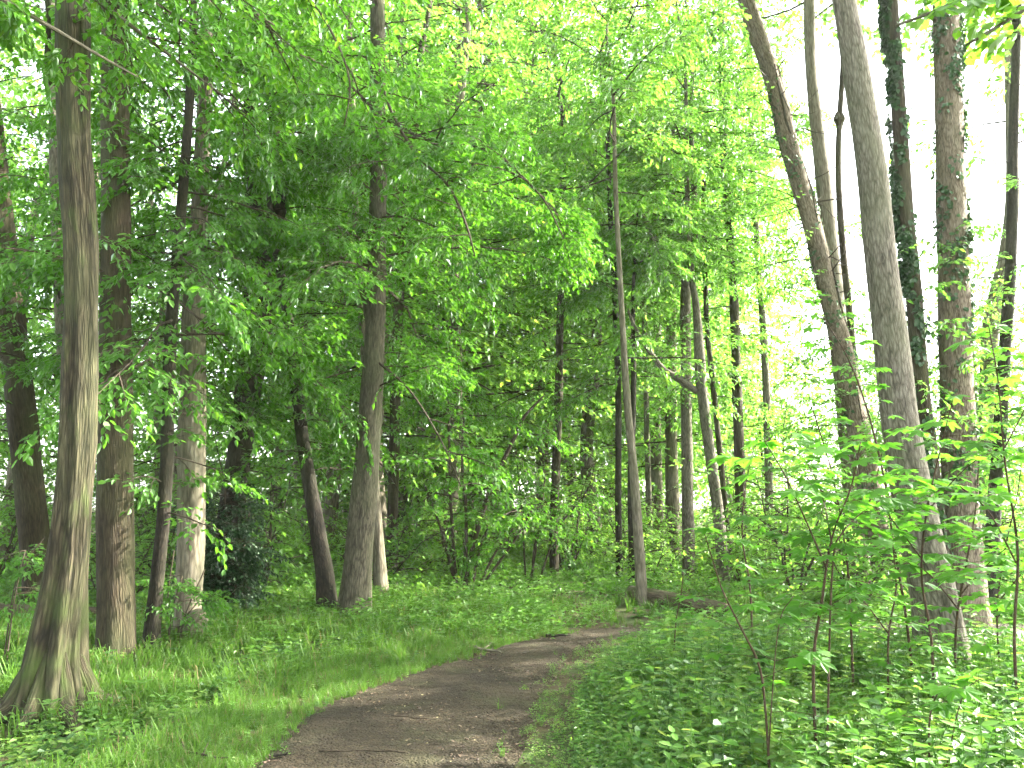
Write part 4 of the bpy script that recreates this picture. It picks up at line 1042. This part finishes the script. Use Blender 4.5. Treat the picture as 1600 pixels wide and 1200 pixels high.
def cushion(seed, n, rad, h, size, mname='herb', asp=0.6):
    g = np.random.default_rng(seed)
    r = rad * np.sqrt(g.random(n)); a = g.uniform(0, 6.28, n)
    P = np.stack([r * np.cos(a), r * np.sin(a), h * g.random(n) ** 0.7 * (1 - (r / rad) ** 2 * 0.6)], 1)
    b = g.uniform(0, 6.28, n)
    D = norm(np.stack([np.cos(b), np.sin(b), g.uniform(-0.2, 0.5, n)], 1)); N = norm(np.stack([g.normal(0, 0.4, n), g.normal(0, 0.4, n), np.ones(n)], 1))
    V, F, A = leaf_faces(P, D, N, size * g.uniform(0.6, 1.25, n), asp, False, g, 0)
    return proto('herb_cushion', V, F, [M[mname]], A)

def scatter(name, label, cat, P, rz, sc_, idx, protos_, tilt=0.12, seed=0):
    g = np.random.default_rng(seed)
    me = bpy.data.meshes.new(name); me.vertices.add(len(P)); me.vertices.foreach_set('co', np.ascontiguousarray(P, dtype=np.float32).ravel())
    e = np.stack([g.normal(0, tilt, len(P)), g.normal(0, tilt, len(P)), rz], 1).astype(np.float32)
    a = me.attributes.new('rot', 'FLOAT_VECTOR', 'POINT'); a.data.foreach_set('vector', e.ravel())
    a = me.attributes.new('scl', 'FLOAT', 'POINT'); a.data.foreach_set('value', np.asarray(sc_, dtype=np.float32))
    a = me.attributes.new('idx', 'INT', 'POINT'); a.data.foreach_set('value', np.asarray(idx, dtype=np.int32))
    o = link(name, me); tag(o, label, cat, kind='stuff')
    tr = bpy.data.node_groups.new(name + '_spread', 'GeometryNodeTree')
    tr.interface.new_socket('Geometry', in_out='INPUT', socket_type='NodeSocketGeometry'); tr.interface.new_socket('Geometry', in_out='OUTPUT', socket_type='NodeSocketGeometry')
    n, L = tr.nodes, tr.links
    gi_ = n.new('NodeGroupInput'); go = n.new('NodeGroupOutput'); jn = n.new('GeometryNodeJoinGeometry')
    def attr(nm, ty):
        x = n.new('GeometryNodeInputNamedAttribute'); x.data_type = ty; x.inputs[0].default_value = nm; return x
    ra, sa, ia = attr('rot', 'FLOAT_VECTOR'), attr('scl', 'FLOAT'), attr('idx', 'INT')
    for k, pr in enumerate(protos_):
        ob = n.new('GeometryNodeObjectInfo'); ob.inputs['Object'].default_value = pr
        cp = n.new('FunctionNodeCompare'); cp.data_type = 'INT'; cp.operation = 'EQUAL'; cp.inputs[3].default_value = k
        L.new(ia.outputs[0], cp.inputs[2])
        ip = n.new('GeometryNodeInstanceOnPoints')
        L.new(gi_.outputs[0], ip.inputs['Points']); L.new(cp.outputs[0], ip.inputs['Selection']); L.new(ob.outputs['Geometry'], ip.inputs['Instance'])
        L.new(ra.outputs[0], ip.inputs['Rotation']); L.new(sa.outputs[0], ip.inputs['Scale'])
        L.new(ip.outputs[0], jn.inputs[0])
    L.new(jn.outputs[0], go.inputs[0])
    md = o.modifiers.new('spread', 'NODES'); md.node_group = tr
    return o

GC = np.random.default_rng(500)
def field(n, x0, x1, y0, y1, sdmin=0.0, sdmax=99, jit=0.12, cone=1.15):
    """random points on the ground inside a box, outside the path by sdmin, roughly inside what the camera can look over"""
    x = GC.uniform(x0, x1, n); y = GC.uniform(y0, y1, n)
    k = np.abs(x) < 0.66 * y * cone + 1.5
    x, y = x[k], y[k]
    s = path_sd(x, y) + GC.normal(0, jit, len(x))
    k = (s > sdmin) & (s < sdmax); x, y = x[k], y[k]
    return np.stack([x, y, terrain(x, y)], 1)
def lumpy(P, f, thr):
    v = np.sin(f * P[:, 0] + 1.3) * np.sin(f * 1.13 * P[:, 1] + 0.4) + 0.6 * np.sin(2.3 * f * P[:, 0] - f * P[:, 1]) + GC.normal(0, 0.4, len(P))
    return P[v > thr]
def before_log(P):
    ab = (LOG_B - LOG_A)[:2]; tt = ((P[:, :2] - LOG_A[:2]) @ ab) / (ab @ ab); yl = LOG_A[1] + np.clip(tt, -0.4, 1.3) * ab[1]
    return P[~((tt > -0.4) & (tt < 1.35) & (P[:, 1] < yl + 0.25) & (P[:, 1] > yl - 1.6) & (GC.random(len(P)) < 0.88))]
def is_right(P): return P[:, 0] > np.interp(P[:, 1], RIr[:, 1][:150], RIr[:, 0][:150]) - 0.1
nettles = [herb(600 + k, 0.42 + 0.05 * k, 6, 0.10 + 0.012 * k, 0.55, mname=('herb', 'herb_pale', 'herb_deep', 'herb')[k]) for k in range(4)] + [herb(610 + k, 0.24, 4, 0.12, 0.66, per=3, mname=('herb_deep', 'herb_pale', 'herb')[k]) for k in range(3)]
lows = [herb(620 + k, 0.12, 3, 0.06, 0.75, per=3, mname=('herb_pale', 'herb', 'herb_deep')[k]) for k in range(3)]
cush = [cushion(630 + k, 46, 0.16, 0.20, 0.045, ('herb', 'herb_pale', 'herb', 'herb_deep')[k]) for k in range(4)]
farc = [cushion(640 + k, 60, 0.32, 0.34, 0.075) for k in range(4)]
M['dry'] = leaf_mat('dry_straw', (0.16, 0.13, 0.06), (0.24, 0.20, 0.10), (0.20, 0.16, 0.07), gloss=0.0, sheen=0.02)
tufts = [tuft(650 + k, 16, 0.20 + 0.03 * k, 0.035) for k in range(7)] + [tuft(658, 5, 0.34, 0.05, 0.004, 'dry')]
def spread(name, label, cat, P, protos_, s=(0.7, 1.25), seed=0, tilt=0.12, low=0.0):
    n = len(P)
    k = np.clip(path_sd(P[:, 0], P[:, 1]) / low, 0.35, 1) if low else 1.0     # plants by the trodden border stay small
    return scatter(name, label, cat, P, GC.uniform(0, 6.28, n), GC.uniform(s[0], s[1], n) * k, GC.integers(0, len(protos_), n), protos_, tilt, seed)
# right of the path: nettles, dog's mercury
P = field(26000, -1, 12, 2.0, 13, 0.05); P = P[is_right(P)]; P = P[~((P[:, 1] > 9.6) & (P[:, 0] < 4.2))]
near_edge = path_sd(P[:, 0], P[:, 1]) < 0.35
spread('nettles', 'bed of nettles and broad-leaved herbs filling the ground right of the path', 'nettles', lumpy(P[~near_edge], 1.1, -0.45)[:11000], nettles, (0.6, 1.15), 1, low=0.9)
P2 = field(30000, -1, 13, 2.0, 14, 0.03, jit=0.07); P2 = P2[is_right(P2)]
spread('low_herbs', 'low creeping herbs under the nettles and along the right border of the path', 'herbs', before_log(P2[:12000]), lows + cush[:2], (0.6, 1.2), 2, low=0.7)
# left of the path: grass and fine herbs
P = field(60000, -11, 9, 2.2, 13.5, 0.0, jit=0.09); P = P[~is_right(P)]
P = np.vstack([lumpy(P[P[:, 1] > 7.2], 1.4, -0.55)[:15000], lumpy(P[P[:, 1] <= 7.2], 1.7, 0.15)[:6500]])
P3 = field(60000, -6, 4, 2.6, 11.5, 0.0, 0.75, jit=0.05); P3 = P3[~is_right(P3)][:9000]
P = before_log(np.vstack([P, P3]))
spread('grass', 'soft short grass on the verge left of the path', 'grass', P, tufts, (0.4, 0.95), 3, low=0.9)
P = field(24000, -11, 9, 2.2, 14, 0.0); P = P[~is_right(P)]
spread('small_herbs', 'carpet of small-leaved herbs mixed into the grass left of the path', 'herbs', before_log(lumpy(P, 0.9, -0.7)[:12000]), cush + lows + nettles[4:], (0.4, 1.15), 4, low=1.0)
# herb layer under the trees beyond
P = field(20000, -24, 26, 10, 40, 0.15, cone=1.05)
ab = (LOG_B - LOG_A)[:2]; tt = ((P[:, :2] - LOG_A[:2]) @ ab) / (ab @ ab); yl = LOG_A[1] + np.clip(tt, -0.4, 1.3) * ab[1]
P = P[~((tt > -0.5) & (tt < 1.35) & (P[:, 1] < yl + 0.25) & (P[:, 1] > yl - 1.3) & (GC.random(len(P)) < 0.93))]      # only sparse herbs before the log
spread('ground_cover', 'light green herb layer under the trees beyond the path', 'herbs', P[:9000], farc, (0.6, 1.3), 5)
# last year's leaves and bits of wood on the path
def litter(seed, n=1):
    g = np.random.default_rng(seed); parts = []
    P = np.zeros((1, 3)); P[0, 2] = 0.006
    V, F, A = leaf_faces(P, np.array([[1.0, 0, 0.05]]), np.array([[0, 0.1, 1.0]]), np.array([0.05]), 0.62, True, g, 0)
    return V, F, A
mb, nb_, Lb, ob_ = mat('dead_leaf')
oi = nb_.new('ShaderNodeObjectInfo'); rr = ramp(nb_, [(0.0, (0.030, 0.018, 0.010)), (0.6, (0.075, 0.048, 0.026)), (0.93, (0.13, 0.09, 0.05)), (1.0, (0.24, 0.21, 0.10))])
bb = nb_.new('ShaderNodeBsdfPrincipled'); bb.inputs['Roughness'].default_value = 0.7
Lb.new(oi.outputs['Random'], rr.inputs[0]); Lb.new(rr.outputs[0], bb.inputs['Base Color']); Lb.new(bb.outputs[0], ob_.inputs[0])
M['dead_leaf'] = mb
dead = [proto('dead_leaf', V_, F_, [mb], A_2) for V_, F_, A_2 in (litter(700 + k) for k in range(5))]
for k in range(3):
    W = wander((0, 0, 0.006), (1, 0, 0.02), 0.09, 4, np.random.default_rng(710 + k), 0.3)
    V, F, _ = sweep(W, np.linspace(0.003, 0.0015, len(W)), 4); dead.append(proto('wood_chip', V, F, [mb], np.zeros(len(F))))
for k in range(2):
    g_ = np.random.default_rng(730 + k); q = np.array([[math.sin(t_) * 0.016 + 0.001, 0, 0.006 - math.cos(t_) * 0.010] for t_ in np.linspace(0.1, 3.0, 6)])
    ang = np.linspace(0, 6.2832, 8)[:-1]; V = np.array([[x * math.cos(a_), x * math.sin(a_) * 0.75, z] for x, _, z in q for a_ in ang]) * g_.uniform(0.85, 1.15, (42, 1))
    F = np.array([[i * 7 + j, i * 7 + (j + 1) % 7, (i + 1) * 7 + (j + 1) % 7, (i + 1) * 7 + j] for i in range(5) for j in range(7)])
    dead.append(bpy.data.objects.new('pebble', raw_mesh('pebble', V, F, [mb], smooth=True)))
P = field(60000, -9, 12, 2.5, 13, -9, 0.5); P[:, 2] += np.where(path_sd(P[:, 0], P[:, 1]) < -0.05, 0.016, 0.0)
spread('leaf_litter', 'brown dead leaves and bits of twig strewn over the path', 'leaf litter', P[:15000], dead, (0.2, 0.75), 6, 0.2)

# ------------------------------------------------------------------ the moist bright air of the wood
def haze_box(x0, x1, y0, y1, z0, z1, density):
    V = np.array([[x, y, z] for z in (z0, z1) for y in (y0, y1) for x in (x0, x1)])
    F = np.array([[0, 2, 3, 1], [4, 5, 7, 6], [0, 1, 5, 4], [2, 6, 7, 3], [0, 4, 6, 2], [1, 3, 7, 5]])
    m, n, L, out = mat('haze')
    pv = n.new('ShaderNodeVolumePrincipled'); pv.inputs['Density'].default_value = density
    pv.inputs['Color'].default_value = (0.95, 0.98, 0.93, 1); pv.inputs['Anisotropy'].default_value = 0.3
    L.new(pv.outputs[0], out.inputs['Volume'])
    o = link('haze', raw_mesh('haze', V, F, [m]))
    tag(o, 'thin bright haze hanging between the far trunks', 'haze', kind='stuff')
haze_box(-720, 720, -70, 920, -2.0, 30.0, HAZE)
